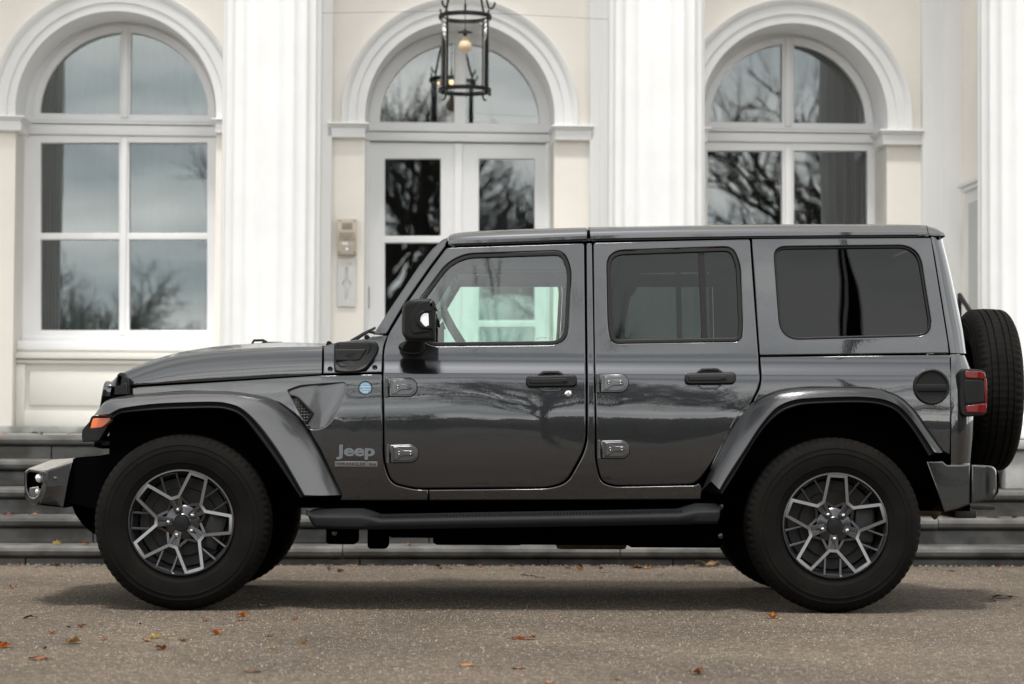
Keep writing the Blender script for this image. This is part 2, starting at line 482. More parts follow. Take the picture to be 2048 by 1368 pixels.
def make_asphalt():
    m, n, l, p = nodemat('asphalt')
    tc = n.new('ShaderNodeTexCoord')
    v1 = n.new('ShaderNodeTexVoronoi'); v1.inputs['Scale'].default_value = 105
    v2 = n.new('ShaderNodeTexVoronoi'); v2.inputs['Scale'].default_value = 46
    n1 = n.new('ShaderNodeTexNoise'); n1.inputs['Scale'].default_value = 0.9; n1.inputs['Detail'].default_value = 6
    n2 = n.new('ShaderNodeTexNoise'); n2.inputs['Scale'].default_value = 30; n2.inputs['Detail'].default_value = 8; n2.inputs['Roughness'].default_value = 0.8
    for q in (v1, v2, n1, n2): l.new(tc.outputs['Object'], q.inputs['Vector'])
    s1 = n.new('ShaderNodeSeparateColor'); l.new(v1.outputs['Color'], s1.inputs[0])
    s2 = n.new('ShaderNodeSeparateColor'); l.new(v2.outputs['Color'], s2.inputs[0])
    r1 = n.new('ShaderNodeValToRGB'); e = r1.color_ramp.elements
    e[0].position, e[0].color = 0.0, (0.095, 0.08, 0.066, 1); e[1].position, e[1].color = 1.0, (0.60, 0.53, 0.44, 1)
    q = r1.color_ramp.elements.new(0.55); q.color = (0.18, 0.152, 0.124, 1)
    q = r1.color_ramp.elements.new(0.86); q.color = (0.27, 0.232, 0.192, 1)
    ad = n.new('ShaderNodeMath'); ad.operation = 'MULTIPLY_ADD'; l.new(s2.outputs[0], ad.inputs[0]); ad.inputs[1].default_value = 0.45
    ml = n.new('ShaderNodeMath'); ml.operation = 'MULTIPLY'; l.new(s1.outputs[0], ml.inputs[0]); ml.inputs[1].default_value = 0.55
    l.new(ml.outputs[0], ad.inputs[2]); l.new(ad.outputs[0], r1.inputs[0])
    r2 = n.new('ShaderNodeValToRGB'); r2.color_ramp.elements[0].position, r2.color_ramp.elements[0].color = 0.3, (0.385, 0.357, 0.322, 1)
    r2.color_ramp.elements[1].position, r2.color_ramp.elements[1].color = 0.7, (0.72, 0.655, 0.585, 1)
    l.new(n1.outputs['Fac'], r2.inputs[0])
    r3 = n.new('ShaderNodeValToRGB'); r3.color_ramp.elements[0].position, r3.color_ramp.elements[0].color = 0.3, (0.5, 0.5, 0.5, 1)
    r3.color_ramp.elements[1].position, r3.color_ramp.elements[1].color = 0.7, (1.45, 1.45, 1.45, 1)
    l.new(n2.outputs['Fac'], r3.inputs[0])
    m1 = n.new('ShaderNodeMix'); m1.data_type = 'RGBA'; m1.blend_type = 'MULTIPLY'; m1.inputs['Factor'].default_value = 1
    m2 = n.new('ShaderNodeMix'); m2.data_type = 'RGBA'; m2.blend_type = 'MULTIPLY'; m2.inputs['Factor'].default_value = 1
    l.new(r1.outputs[0], m1.inputs['A']); l.new(r2.outputs[0], m1.inputs['B']); l.new(m1.outputs['Result'], m2.inputs['A']); l.new(r3.outputs[0], m2.inputs['B'])
    l.new(m2.outputs['Result'], p.inputs['Base Color']); p.inputs['Roughness'].default_value = 0.85; p.inputs['Specular IOR Level'].default_value = 0.25
    b1 = n.new('ShaderNodeBump'); b1.inputs['Strength'].default_value = 0.9; b1.inputs['Distance'].default_value = 0.006
    l.new(v1.outputs['Distance'], b1.inputs['Height']); b1.invert = True
    b2 = n.new('ShaderNodeBump'); b2.inputs['Strength'].default_value = 0.75; b2.inputs['Distance'].default_value = 0.01
    l.new(n2.outputs['Fac'], b2.inputs['Height']); l.new(b1.outputs[0], b2.inputs['Normal']); l.new(b2.outputs[0], p.inputs['Normal'])
    return m
def make_stone(name, c1, c2, dark):
    m, n, l, p = nodemat(name)
    tc = n.new('ShaderNodeTexCoord')
    n1 = n.new('ShaderNodeTexNoise'); n1.inputs['Scale'].default_value = 2.2; n1.inputs['Detail'].default_value = 9; n1.inputs['Roughness'].default_value = 0.65
    mp = n.new('ShaderNodeMapping'); mp.inputs['Scale'].default_value = (1.6, 1.6, 2.2); l.new(tc.outputs['Object'], mp.inputs[0])
    n2 = n.new('ShaderNodeTexNoise'); n2.inputs['Scale'].default_value = 3.0; n2.inputs['Detail'].default_value = 6
    n3 = n.new('ShaderNodeTexNoise'); n3.inputs['Scale'].default_value = 90; n3.inputs['Detail'].default_value = 3
    l.new(tc.outputs['Object'], n1.inputs['Vector']); l.new(mp.outputs[0], n2.inputs['Vector']); l.new(tc.outputs['Object'], n3.inputs['Vector'])
    r1 = n.new('ShaderNodeValToRGB'); e = r1.color_ramp.elements
    e[0].position, e[0].color = 0.36, (*c2, 1); e[1].position, e[1].color = 0.62, (*c1, 1)
    l.new(n1.outputs['Fac'], r1.inputs[0])
    r2 = n.new('ShaderNodeValToRGB'); e = r2.color_ramp.elements
    e[0].position, e[0].color = 0.38, (*dark, 1); e[1].position, e[1].color = 0.55, (1, 1, 1, 1)
    l.new(n2.outputs['Fac'], r2.inputs[0])
    mx = n.new('ShaderNodeMix'); mx.data_type = 'RGBA'; mx.blend_type = 'MULTIPLY'; mx.inputs['Factor'].default_value = 1
    l.new(r1.outputs[0], mx.inputs['A']); l.new(r2.outputs[0], mx.inputs['B']); l.new(mx.outputs['Result'], p.inputs['Base Color'])
    p.inputs['Roughness'].default_value = 0.62
    b = n.new('ShaderNodeBump'); b.inputs['Strength'].default_value = 0.25; b.inputs['Distance'].default_value = 0.006
    l.new(n3.outputs['Fac'], b.inputs['Height']); l.new(b.outputs[0], p.inputs['Normal'])
    return m
def emit(name, col, st):
    m = bpy.data.materials.new(name); m.use_nodes = True
    p = m.node_tree.nodes['Principled BSDF']; p.inputs['Base Color'].default_value = (*col, 1)
    p.inputs['Emission Color'].default_value = (*col, 1); p.inputs['Emission Strength'].default_value = st
    return m
def make_chip():
    m, n, l, p = nodemat('stone_chip')
    g = n.new('ShaderNodeNewGeometry'); r = n.new('ShaderNodeValToRGB'); e = r.color_ramp.elements
    e[0].position, e[0].color = 0.0, (0.05, 0.042, 0.034, 1); e[1].position, e[1].color = 1.0, (0.44, 0.385, 0.32, 1)
    q = e.new(0.45); q.color = (0.12, 0.10, 0.079, 1)
    q = e.new(0.85); q.color = (0.22, 0.188, 0.152, 1)
    l.new(g.outputs['Random Per Island'], r.inputs[0]); l.new(r.outputs[0], p.inputs['Base Color']); p.inputs['Roughness'].default_value = 0.75
    return m
def make_vent():
    m, n, l, p = nodemat('honeycomb_mesh')
    p.inputs['Base Color'].default_value = (0.02, 0.02, 0.02, 1); p.inputs['Roughness'].default_value = 0.4
    tc = n.new('ShaderNodeTexCoord'); v = n.new('ShaderNodeTexVoronoi'); v.feature = 'DISTANCE_TO_EDGE'; v.inputs['Scale'].default_value = 75; v.inputs['Randomness'].default_value = 0.1
    l.new(tc.outputs['Object'], v.inputs['Vector'])
    b = n.new('ShaderNodeBump'); b.inputs['Strength'].default_value = 1; b.inputs['Distance'].default_value = 0.02; b.invert = True
    l.new(v.outputs['Distance'], b.inputs['Height']); l.new(b.outputs[0], p.inputs['Normal'])
    return m
M = dict(
    flare=mat('satin_flare_paint', (0.10, 0.10, 0.104), 0.33, metal=0.9, coat=0.5),
    paint=make_paint(),
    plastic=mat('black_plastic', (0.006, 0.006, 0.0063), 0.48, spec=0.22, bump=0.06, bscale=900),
    trim=mat('dark_grey_trim', (0.0085, 0.009, 0.0098), 0.55, spec=0.12, bump=0.08, bscale=700, var=0.1),
    sash=mat('window_white_paint', (0.86, 0.86, 0.865), 0.35, var=0.02, vscale=3),
    seal=mat('window_rubber', (0.010, 0.0092, 0.0092), 0.5, spec=0.3),
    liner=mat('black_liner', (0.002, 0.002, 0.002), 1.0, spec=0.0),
    rubber=mat('tyre_rubber', (0.0065, 0.0054, 0.0044), 0.78, spec=0.1, col2=(0.0032, 0.0028, 0.0025), vscale=7, bump=0.1, bscale=300),
    alloy=mat('machined_alloy', (0.27, 0.27, 0.275), 0.34, metal=1.0, bump=0.03, bscale=500),
    rimdark=mat('dark_alloy_paint', (0.055, 0.055, 0.06), 0.26, metal=0.7, coat=0.4),
    chrome=mat('chrome', (0.75, 0.75, 0.75), 0.12, metal=1.0),
    disc=mat('rusty_disc', (0.022, 0.021, 0.02), 0.6, metal=0.4, col2=(0.02, 0.013, 0.009), vscale=9),
    iron=mat('cast_iron', (0.03, 0.03, 0.03), 0.6, metal=0.3),
    gclear=make_glass('side_glass', (0.74, 0.93, 0.85), 1.85),
    gtint=make_glass('privacy_glass', (0.16, 0.20, 0.188), 1.42),
    gdark=make_glass('dark_privacy_glass', (0.03, 0.032, 0.032), 1.39),
    wglass=make_glass('window_pane', (0.70, 0.78, 0.76), 2.3, gl=(0.93, 0.985, 1.0)),
    lglass=make_glass('lantern_glass', (0.95, 0.95, 0.94), 1.22),
    amber=mat('amber_lens', (0.75, 0.12, 0.004), 0.3, coat=0.15, bump=0.1, bscale=160),
    red=mat('red_lens', (0.115, 0.0015, 0.0025), 0.2, coat=0.2, bump=0.03, bscale=140),
    lamp=mat('clear_lens', (0.75, 0.76, 0.78), 0.12, coat=1.0, metal=0.5),
    cabin=mat('cabin_plastic', (0.03, 0.03, 0.032), 0.6),
    seat=mat('seat_cloth', (0.022, 0.022, 0.024), 0.85, bump=0.1, bscale=300),
    lining=mat('headliner', (0.05, 0.052, 0.055), 0.9),
    cage=mat('grey_roll_bar', (0.09, 0.095, 0.095), 0.5),
    badge=mat('badge_letters', (0.16, 0.175, 0.19), 0.3, metal=0.7),
    badge_dark=mat('badge_black', (0.008, 0.008, 0.008), 0.4),
    badge_bar=mat('badge_bar', (0.15, 0.147, 0.142), 0.35, metal=0.7),
    emblem=mat('emblem_blue', (0.16, 0.30, 0.40), 0.3, metal=0.3),
    emblem_lt=mat('emblem_pale', (0.50, 0.60, 0.66), 0.35, metal=0.4),
    vent=make_vent(), chip=make_chip(),
    muffler=mat('muffler_steel', (0.20, 0.155, 0.11), 0.55, metal=0.5, var=0.3, vscale=12),
    white=mat('white_gloss_paint', (0.76, 0.76, 0.757), 0.38, var=0.035, vscale=3, bump=0.03, bscale=40),
    white2=mat('white_stucco', (0.80, 0.798, 0.79), 0.55, var=0.05, vscale=1.5, bump=0.06, bscale=25, stretch=(1.6, 1.6, 0.4)),
    cream=mat('cream_plaster', (0.82, 0.775, 0.715), 0.75, var=0.05, vscale=1.3, bump=0.07, bscale=30),
    cream2=mat('pale_cream_plaster', (0.74, 0.715, 0.665), 0.7, var=0.05, vscale=1.4, bump=0.05, bscale=30),
    stone=make_stone('blue_grey_stone', (0.115, 0.111, 0.104), (0.055, 0.055, 0.053), (0.50, 0.48, 0.45)),
    marble=make_stone('marble_plinth', (0.46, 0.455, 0.44), (0.30, 0.30, 0.29), (0.6, 0.6, 0.57)),
    asphalt=make_asphalt(),
    black=mat('black_ironwork', (0.007, 0.007, 0.007), 0.5, spec=0.2, bump=0.1, bscale=120),
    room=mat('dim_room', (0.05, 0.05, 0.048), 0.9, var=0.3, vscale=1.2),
    curtain=mat('sheer_curtain', (0.62, 0.63, 0.61), 0.9),
    drape=mat('dark_drape', (0.03, 0.033, 0.035), 0.9),
    beige=mat('beige_metal', (0.50, 0.44, 0.36), 0.4, metal=0.15, var=0.05, vscale=20),
    beige_dk=mat('beige_plate', (0.36, 0.30, 0.24), 0.5),
    steel=mat('pale_steel', (0.62, 0.61, 0.59), 0.4, metal=0.25),
    pink=mat('faded_red_print', (0.62, 0.42, 0.39), 0.6),
    text=mat('engraved_text', (0.17, 0.15, 0.13), 0.6),
    bulb=mat('amber_bulb_glass', (0.72, 0.55, 0.36), 0.08, coat=1.0),
    glow=emit('lit_bulb', (1.0, 0.62, 0.28), 2.2),
    led=emit('door_station_light', (0.75, 0.6, 1.0), 0.5),
    bark=mat('dark_bark', (0.035, 0.03, 0.024), 0.9, var=0.3, vscale=5),
    lawn=mat('lawn_grass', (0.06, 0.06, 0.035), 0.95, var=0.4, vscale=0.6),
    wood=mat('distant_wood', (0.05, 0.05, 0.035), 0.95, var=0.5, vscale=0.8, bump=0.6, bscale=3),
    grit=mat('gutter_grit', (0.20, 0.18, 0.15), 0.9, var=0.5, vscale=30),
)
for i, (c, c2) in enumerate([((0.56, 0.25, 0.08), (0.30, 0.11, 0.04)), ((0.34, 0.15, 0.07), (0.17, 0.07, 0.035)), ((0.46, 0.31, 0.15), (0.26, 0.15, 0.07)), ((0.11, 0.055, 0.03), (0.05, 0.028, 0.018)), ((0.62, 0.52, 0.27), (0.38, 0.27, 0.10))]):
    M['leaf%d' % i] = mat('dry_leaf_' + ['orange', 'russet', 'tan', 'brown', 'yellow'][i], c, 0.7, col2=c2, vscale=35)
# ------------------------------------------------------------------ ground
def flat(name, x0, x1, y0, y1, z, m, n=1, **pr):
    bm = NB(); grid(bm, [[(x0 + (x1 - x0) * i / n, y0 + (y1 - y0) * j / n, z) for i in range(n + 1)] for j in range(n + 1)])
    return mk(name, bm, m, smooth=0, kind='structure', **pr)
flat('ground', -400, 400, -500, 300, -0.012, M['lawn'])
flat('driveway', -45, 45, -30, 9, 0.0, M['asphalt'])
def chips():
    """pale and dark stone chips standing proud of the worn asphalt"""
    g = np.random.default_rng(4); n = 170000
    y = -4.6 + 7.5 * g.random(n) ** 1.15; x = (g.random(n) - .5) * (5.6 + (y + 4.6) * .28)
    s = g.uniform(.0012, .0034, n) * g.choice([1, 1, 1, 1.4], n); h = s * g.uniform(.35, .95, n); a0 = g.random(n) * 6.28
    vs = np.zeros((n, 6, 3)); 
    for k in range(5):
        r = s * g.uniform(.7, 1.25, n); a = a0 + k * 1.2566
        vs[:, k, 0] = x + r * np.cos(a); vs[:, k, 1] = y + r * np.sin(a); vs[:, k, 2] = -.001
    vs[:, 5, 0] = x + s * g.uniform(-.4, .4, n); vs[:, 5, 1] = y + s * g.uniform(-.4, .4, n); vs[:, 5, 2] = h
    b0 = np.arange(n)[:, None, None] * 6
    f = np.array([[0, 1, 5], [1, 2, 5], [2, 3, 5], [3, 4, 5], [4, 0, 5]])[None] + b0
    me = bpy.data.meshes.new('stone_chips'); me.from_pydata(vs.reshape(-1, 3).tolist(), [], f.reshape(-1, 3).tolist()); me.materials.append(M['chip'])
    o = bpy.data.objects.new('stone_chips', me); COL.objects.link(o)
    return props(o, 'fine stone chips bedded in the worn brown asphalt', 'gravel', kind='stuff')
chips()

# ------------------------------------------------------------------ the house (frame B: u along the front, d into the house)
FLOOR_Z = 0.796
house = thing('house', 'white and cream villa with arched windows, fluted columns and glazed double door', 'house', (0, 0, 0), BM)
def hp(name, bm, mats, parent=None, **k): return mk(name, bm, mats, parent=parent or house, **k)
def arc(c, r, a0, a1, n=36): return [(c[0] + r * math.cos(R(a0 + (a1 - a0) * i / n)), c[1] + r * math.sin(R(a0 + (a1 - a0) * i / n))) for i in range(n + 1)]
def dpx(n, d): return n / FPX * (d - _bo.y)          # n photo pixels as metres at depth d
class Bay: pass
bays = []
for cx, cyy, rin, rmid, rout, impL, impR, imp0, imp1 in (
        (233, 221, 198, 215, 247, (-60, 52), (424, 500), 236, 265),
        (920, 232, 190, 209, 237, (655, 738), (1102, 1186), 250, 279),
        (1587, 235, 191, 209, 240, (1330, 1420), (1755, 1844), 259, 288)):
    b = Bay(); b.c = B(cx, cyy, 0); b.r = dpx(rin, 0); b.rm = dpx(rmid, 0); b.ro = dpx(rout, 0)
    b.imp = [(B(p[0], imp0, 0)[0], B(p[1], imp0, 0)[0]) for p in (impL, impR)]
    b.z1, b.z0 = B(cx, imp0, 0)[1], B(cx, imp1, 0)[1]
    bays.append(b)
UR = B(1914, 600, 0)[0]                                # inner corner with the return wall
bm = NB()
outer = [(-15, FLOOR_Z - 0.1), (UR, FLOOR_Z - 0.1), (UR, 11.2), (-15, 11.2)]
holes = []
for b in bays:
    holes.append([(b.c[0] - b.r, FLOOR_Z - 0.05), (b.c[0] + b.r, FLOOR_Z - 0.05)] + arc(b.c, b.r, 0, 180))
f2 = fill2([outer] + holes); merge(bm, f2)
hp('wall', bm, M['cream'], smooth=0)
# reveals: white in the arch, plaster below
for b in bays:
    bm = NB()
    ar = arc(b.c, b.r, 0, 180)
    top = [(b.c[0] + b.r, b.z0)] + ar + [(b.c[0] - b.r, b.z0)]
    grid(bm, [[(p[0], 0.0, p[1]) for p in top], [(p[0], 0.55, p[1]) for p in top]], 0)
    for s in (1, -1):
        u = b.c[0] + s * b.r
        grid(bm, [[(u, 0, FLOOR_Z - .05), (u, 0, b.z0)], [(u, 0.55, FLOOR_Z - .05), (u, 0.55, b.z0)]], 1, flip=(s < 0))
    hp('reveal', bm, [M['sash'], M['cream2']], smooth=40)
    # archivolt swept round the arch
    bm = NB()
    prof = [(b.r, .01), (b.r, -.035), (b.rm - .004, -.035), (b.rm, -.05), (b.ro - .055, -.055), (b.ro - .045, -.068), (b.ro - .02, -.085), (b.ro - .004, -.088), (b.ro, -.075), (b.ro, .01)]
    rows = []
    for r, d in prof:
        a = arc(b.c, r, 0, 180, 64)
        a = [(b.c[0] + r, b.z1)] + a + [(b.c[0] - r, b.z1)]
        rows.append([(p[0], d, p[1]) for p in a])
    grid(bm, rows)
    hp('arch_moulding', bm, M['white'], smooth=30)
    for k, (u0, u1) in enumerate(b.imp):
        bm = NB()
        h = b.z1 - b.z0
        e0, e1 = (0, .03) if k == 0 else (.03, 0)
        box(bm, u0, u1 - (0.03 if k == 0 else 0) + (0 if k == 0 else 0), -.06, .30, b.z0, b.z1 - h * .30, .004) if k == 0 else box(bm, u0 + .03, u1, -.06, .30, b.z0, b.z1 - h * .30, .004)
        box(bm, u0 + (0.015 if k else 0), u1 - (0 if k else 0.015), -.075, .315, b.z1 - h * .298, b.z1 - h * .15, .006)
        box(bm, u0, u1, -.095, .33, b.z1 - h * .148, b.z1, .006)
        hp('impost', bm, M['white'])
# window helper ---------------------------------------------------
GD = 0.50
def pane_obj(lp, d, parent, tilt, m='wglass'):
    bm = fill2([lp])
    cx = sum(p[0] for p in lp) / len(lp); cz = sum(p[1] for p in lp) / len(lp)
    for v in bm.verts: v.co.y = d + (v.co.x - cx) * tilt[0] + (v.co.z - cz) * tilt[1]
    return hp('pane', bm, M[m], parent, smooth=0)
def px_rect(x0, y0, x1, y1, d, y2=None, y3=None):
    return [B(x0, y1, d), B(x1, y3 or y1, d), B(x1, y2 or y0, d), B(x0, y0, d)]
def half_pane(c, r, u_cut, z0, side):
    """quarter-round glass of a fanlight on one side of the mullion"""
    a = math.degrees(math.acos(max(-1, min(1, (u_cut - c[0]) / r))))
    b = math.degrees(math.asin((z0 - c[1]) / r))
    if side > 0: return [(u_cut, z0)] + arc(c, r, b, a, 20)
    return [(u_cut, z0)] + arc(c, r, a, 180 - b, 20)[0:] if False else arc(c, r, a, 180 - b, 20) + [(u_cut, z0)]
rt = random.Random(5)
def arched_window(c_px, r_px, mul, fan_bot, tr, low_top, bars, low_bot, xs, bay, sill=None):
    d = 0.45
    c = B(c_px[0], c_px[1], GD); r = dpx(r_px, GD)
    zb = B(c_px[0], fan_bot, GD)[1]
    uL, uR = B(mul[0], fan_bot, GD)[0], B(mul[1], fan_bot, GD)[0]
    panes = [half_pane(c, r, uL, zb, -1), half_pane(c, r, uR, zb, 1)]
    (x0, x1), (x2, x3) = xs
    rows = [low_top] + bars + [low_bot]
    lows = []
    for k in range(0, len(rows), 2):
        lows += [px_rect(x0, rows[k], x1, rows[k + 1], GD), px_rect(x2, rows[k], x3, rows[k + 1], GD)]
    ro = r + dpx(20, GD)
    c2 = bay.c[0]
    full = bay.r + .002
    zt0, zt1 = B(c_px[0], tr[1], d)[1], B(c_px[0], tr[0], d)[1]
    bot = B(c_px[0], low_bot + 18, d)[1]
    bm = NB()
    fan = [(c2 - full, zt1)] + [(c2 + full, zt1)] + arc((c2, bay.c[1]), full, 0, 180, 40)
    plate(bm, fan, panes, d, d + .09, bev=.006)
    low = [(c2 - full, bot), (c2 + full, bot), (c2 + full, zt0 + .01), (c2 - full, zt0 + .01)]
    plate(bm, low, lows, d, d + .09, bev=.006)
    # moulded arris strips: mullion astragal, transom with drip
    um = (uL + uR) / 2
    box(bm, um - .025, um + .025, d - .022, d + .02, zb - .03, c[1] + ro - .03, .006)
    box(bm, um - .025, um + .025, d - .022, d + .02, bot + .03, zt0 - .012, .006)
    box(bm, c2 - full, c2 + full, d - .03, d + .06, zt0 + .012, zt1 - .03, .012)
    box(bm, c2 - full, c2 + full, d - .055, d + .05, zt1 - .026, zt1 - .008, .005)
    # raised bead round the fanlight glass
    for q in (1.0,):
        a0 = arc(c, r + .045, 0, 180, 48); a1 = arc(c, r + .058, 0, 180, 48)
        grid(bm, [[(p[0], d + .004, p[1]) for p in a0], [(p[0], d - .014, p[1]) for p in a0], [(p[0], d - .014, p[1]) for p in a1], [(p[0], d + .004, p[1]) for p in a1]])
    w = hp('window', bm, M['sash'], smooth=30)
    for lp in panes + lows: pane_obj(lp, d + .05, w, (rt.uniform(-.005, .005), rt.uniform(-.004, .006)))
    if sill:
        bm = NB()
        z1, z0 = B(c_px[0], sill[0], .30)[1], B(c_px[0], sill[1], .30)[1]
        box(bm, c2 - full + .004, c2 + full - .004, .18, .52, z0, z1, .006)
        box(bm, c2 - full + .004, c2 + full - .004, d - .04, d + .05, z1 + .002, z1 + .05, .006)
        hp('sill', bm, M['sash'], w)
    return w
arched_window((250, 232), 166, (240, 262), 230, (243, 274), 287, [467, 480], 661, ((83, 239), (260, 415)), bays[0], sill=(684, 702))
arched_window((1574, 247), 159, (1562, 1586), 247, (259, 288), 303, [500, 514], 700, ((1413, 1562), (1586, 1733)), bays[2], sill=(722, 740))
# apron panels under the two side windows
for b, x0, x1 in ((bays[0], 78, 420), (bays[2], 1400, 1740)):
    bm = NB(); c2, f = b.c[0], b.r - .002
    z = lambda py: B(250, py, .12)[1]
    box(bm, c2 - f, c2 + f, .20, .56, FLOOR_Z, z(700))
    box(bm, c2 - f, c2 + f, .13, .25, z(718), z(706), .004)
    box(bm, c2 - f, c2 + f, .155, .25, z(727), z(720), .004)
    box(bm, c2 - f, c2 - f + .07, .16, .25, FLOOR_Z, z(729), .003); box(bm, c2 + f - .07, c2 + f, .16, .25, FLOOR_Z, z(729), .003)
    box(bm, c2 - f + .06, c2 + f - .06, .165, .25, FLOOR_Z, z(822), .006)
    box(bm, c2 - f + .10, c2 + f - .10, .175, .25, z(812), z(742), .012)
    hp('apron_panel', bm, M['cream2'])
# glazed double door with fanlight
b = bays[1]; d = 0.45; c2, full = b.c[0], b.r + .002
c = B(919.5, 246, GD); r = dpx(160, GD); zb = B(919, 247, GD)[1]
uL, uR = B(908, 247, GD)[0], B(931, 247, GD)[0]
panes = [half_pane(c, r, uL, zb, -1), half_pane(c, r, uR, zb, 1)]
zt1, zt0 = B(920, 264, d)[1], B(920, 284, d)[1]
bm = NB()
fan = [(c2 - full, zt1), (c2 + full, zt1)] + arc((c2, b.c[1]), full, 0, 180, 40)
plate(bm, fan, panes, d, d + .09, bev=.006)
a0 = arc(c, r + .075, 0, 180, 48); a1 = arc(c, r + .088, 0, 180, 48)
grid(bm, [[(p[0], d + .004, p[1]) for p in a0], [(p[0], d - .012, p[1]) for p in a0], [(p[0], d - .012, p[1]) for p in a1], [(p[0], d + .004, p[1]) for p in a1]])
box(bm, c2 - full, c2 + full, d - .03, d + .09, zt0 + .002, zt1 - .012, .008)
for s in (-1, 1): box(bm, c2 + s * full, c2 + s * (full - .035), d - .02, d + .09, FLOOR_Z, zt0, .004)
w = hp('window', bm, M['sash'], smooth=30)
for lp in panes: pane_obj(lp, d + .05, w, (rt.uniform(-.004, .004), rt.uniform(-.004, .004)))
zd0 = FLOOR_Z + .02
for x0, x1, g0, g1, hx in ((737, 917, 770, 881, 736), (918, 1100, 958, 1069, 1101)):
    u0, u1 = B(x0, 400, d)[0] + .002, B(x1, 400, d)[0] - .002
    gl = [px_rect(g0, a, g1, bb, GD - .02) for a, bb in ((318, 472), (486, 641), (655, 790))]
    bm = NB()
    plate(bm, [(u0, zd0), (u1, zd0), (u1, zt0 - .006), (u0, zt0 - .006)], gl, d + .02, d + .08, bev=.007)
    if x0 == 737: box(bm, u1 - .03, u1 + .028, d - .004, d + .03, zd0, zt0 - .01, .004)
    ua, ub = B(g0, 400, GD)[0], B(g1, 400, GD)[0]
    box(bm, ua, ub, d + .008, d + .03, zd0 + .03, zd0 + .12, .01)
    dr = hp('door', bm, M['sash'], smooth=30)
    for lp in gl: pane_obj(lp, d + .05, dr, (rt.uniform(-.006, .006), rt.uniform(-.004, .004)))
    for hy in (320, 372, 595):
        bm = NB(); q = B(hx, hy, d)
        for k in range(3): lathe(bm, [(.009, -.029), (.011, -.027), (.011, .027), (.009, .029)], (q[0], d - .004, q[1] + (k - 1) * .058), (0, 0, 1), 10, caps=(True, True))
        hp('hinge', bm, M['iron'], dr)
# pilasters behind the columns, strips and return wall on the right
for x0, x1 in ((470, 663), (1179, 1385)):
    bm = NB(); u0, u1 = B(x0, 400, -.05)[0], B(x1, 400, -.05)[0]
    box(bm, u0, u1, -.06, .05, FLOOR_Z, 11.0, .006)
    k = u1 - .05 if x0 == 470 else u0
    box(bm, u0 + .08, u1 - .08, -.075, .0, FLOOR_Z, 11.0, .006)
    hp('pilaster', bm, M['white2'])
bm = NB()
u0, u1, u2 = B(1845, 400, -.06)[0], B(1886, 400, -.06)[0], UR
box(bm, u0, u2 + .2, -.07, .05, FLOOR_Z, 11.0, .005); box(bm, u1, u2 + .2, -.10, .05, FLOOR_Z, 11.0, .005)
hp('pilaster', bm, M['white2'])
bm = NB()
box(bm, UR + .02, UR + .5, -3.0, .1, FLOOR_Z - .05, 11.0)
hp('wall', bm, M['cream'], smooth=0)
bm = NB()
zw1 = FLOOR_Z + 1.95
ur = UR + .02
box(bm, ur - .03, ur + .02, -2.2, -.30, FLOOR_Z + .02, zw1, .005)
box(bm, ur - .055, ur + .02, -2.25, -.25, zw1 + .001, zw1 + .035, .005); box(bm, ur - .075, ur + .02, -2.27, -.23, zw1 + .036, zw1 + .075, .006)
w = hp('window', bm, M['white'])
bm = NB(); box(bm, ur - .034, ur + .0, -2.1, -.42, FLOOR_Z + .1, zw1 - .1)
hp('pane', bm, mat('grey_blind', (0.42, 0.44, 0.42), 0.35), w)
# floor, plinth, entablature over the columns with a beam for the lantern
lc_u = B(930, 100, -1.1)[0]
bm = NB()
box(bm, -15, UR + .5, -2.688, .6, FLOOR_Z - .16, FLOOR_Z, 0)
box(bm, -15, UR + .02, -.05, .12, FLOOR_Z + .001, FLOOR_Z + .06, .004)
hp('portico_floor', bm, M['marble'])
bm = NB()
box(bm, -15, UR + .6, -2.95, -1.9, 11.0, 12.0, .02); box(bm, lc_u - .12, lc_u + .12, -1.9, .02, 11.0, 11.3)
hp('entablature', bm, M['white2'])
# rooms behind the glass
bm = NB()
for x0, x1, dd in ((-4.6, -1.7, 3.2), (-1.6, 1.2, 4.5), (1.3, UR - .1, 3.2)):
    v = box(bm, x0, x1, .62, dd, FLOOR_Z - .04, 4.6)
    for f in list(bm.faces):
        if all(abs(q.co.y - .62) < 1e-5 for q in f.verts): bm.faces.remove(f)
hp('room', bm, M['room'], smooth=0)
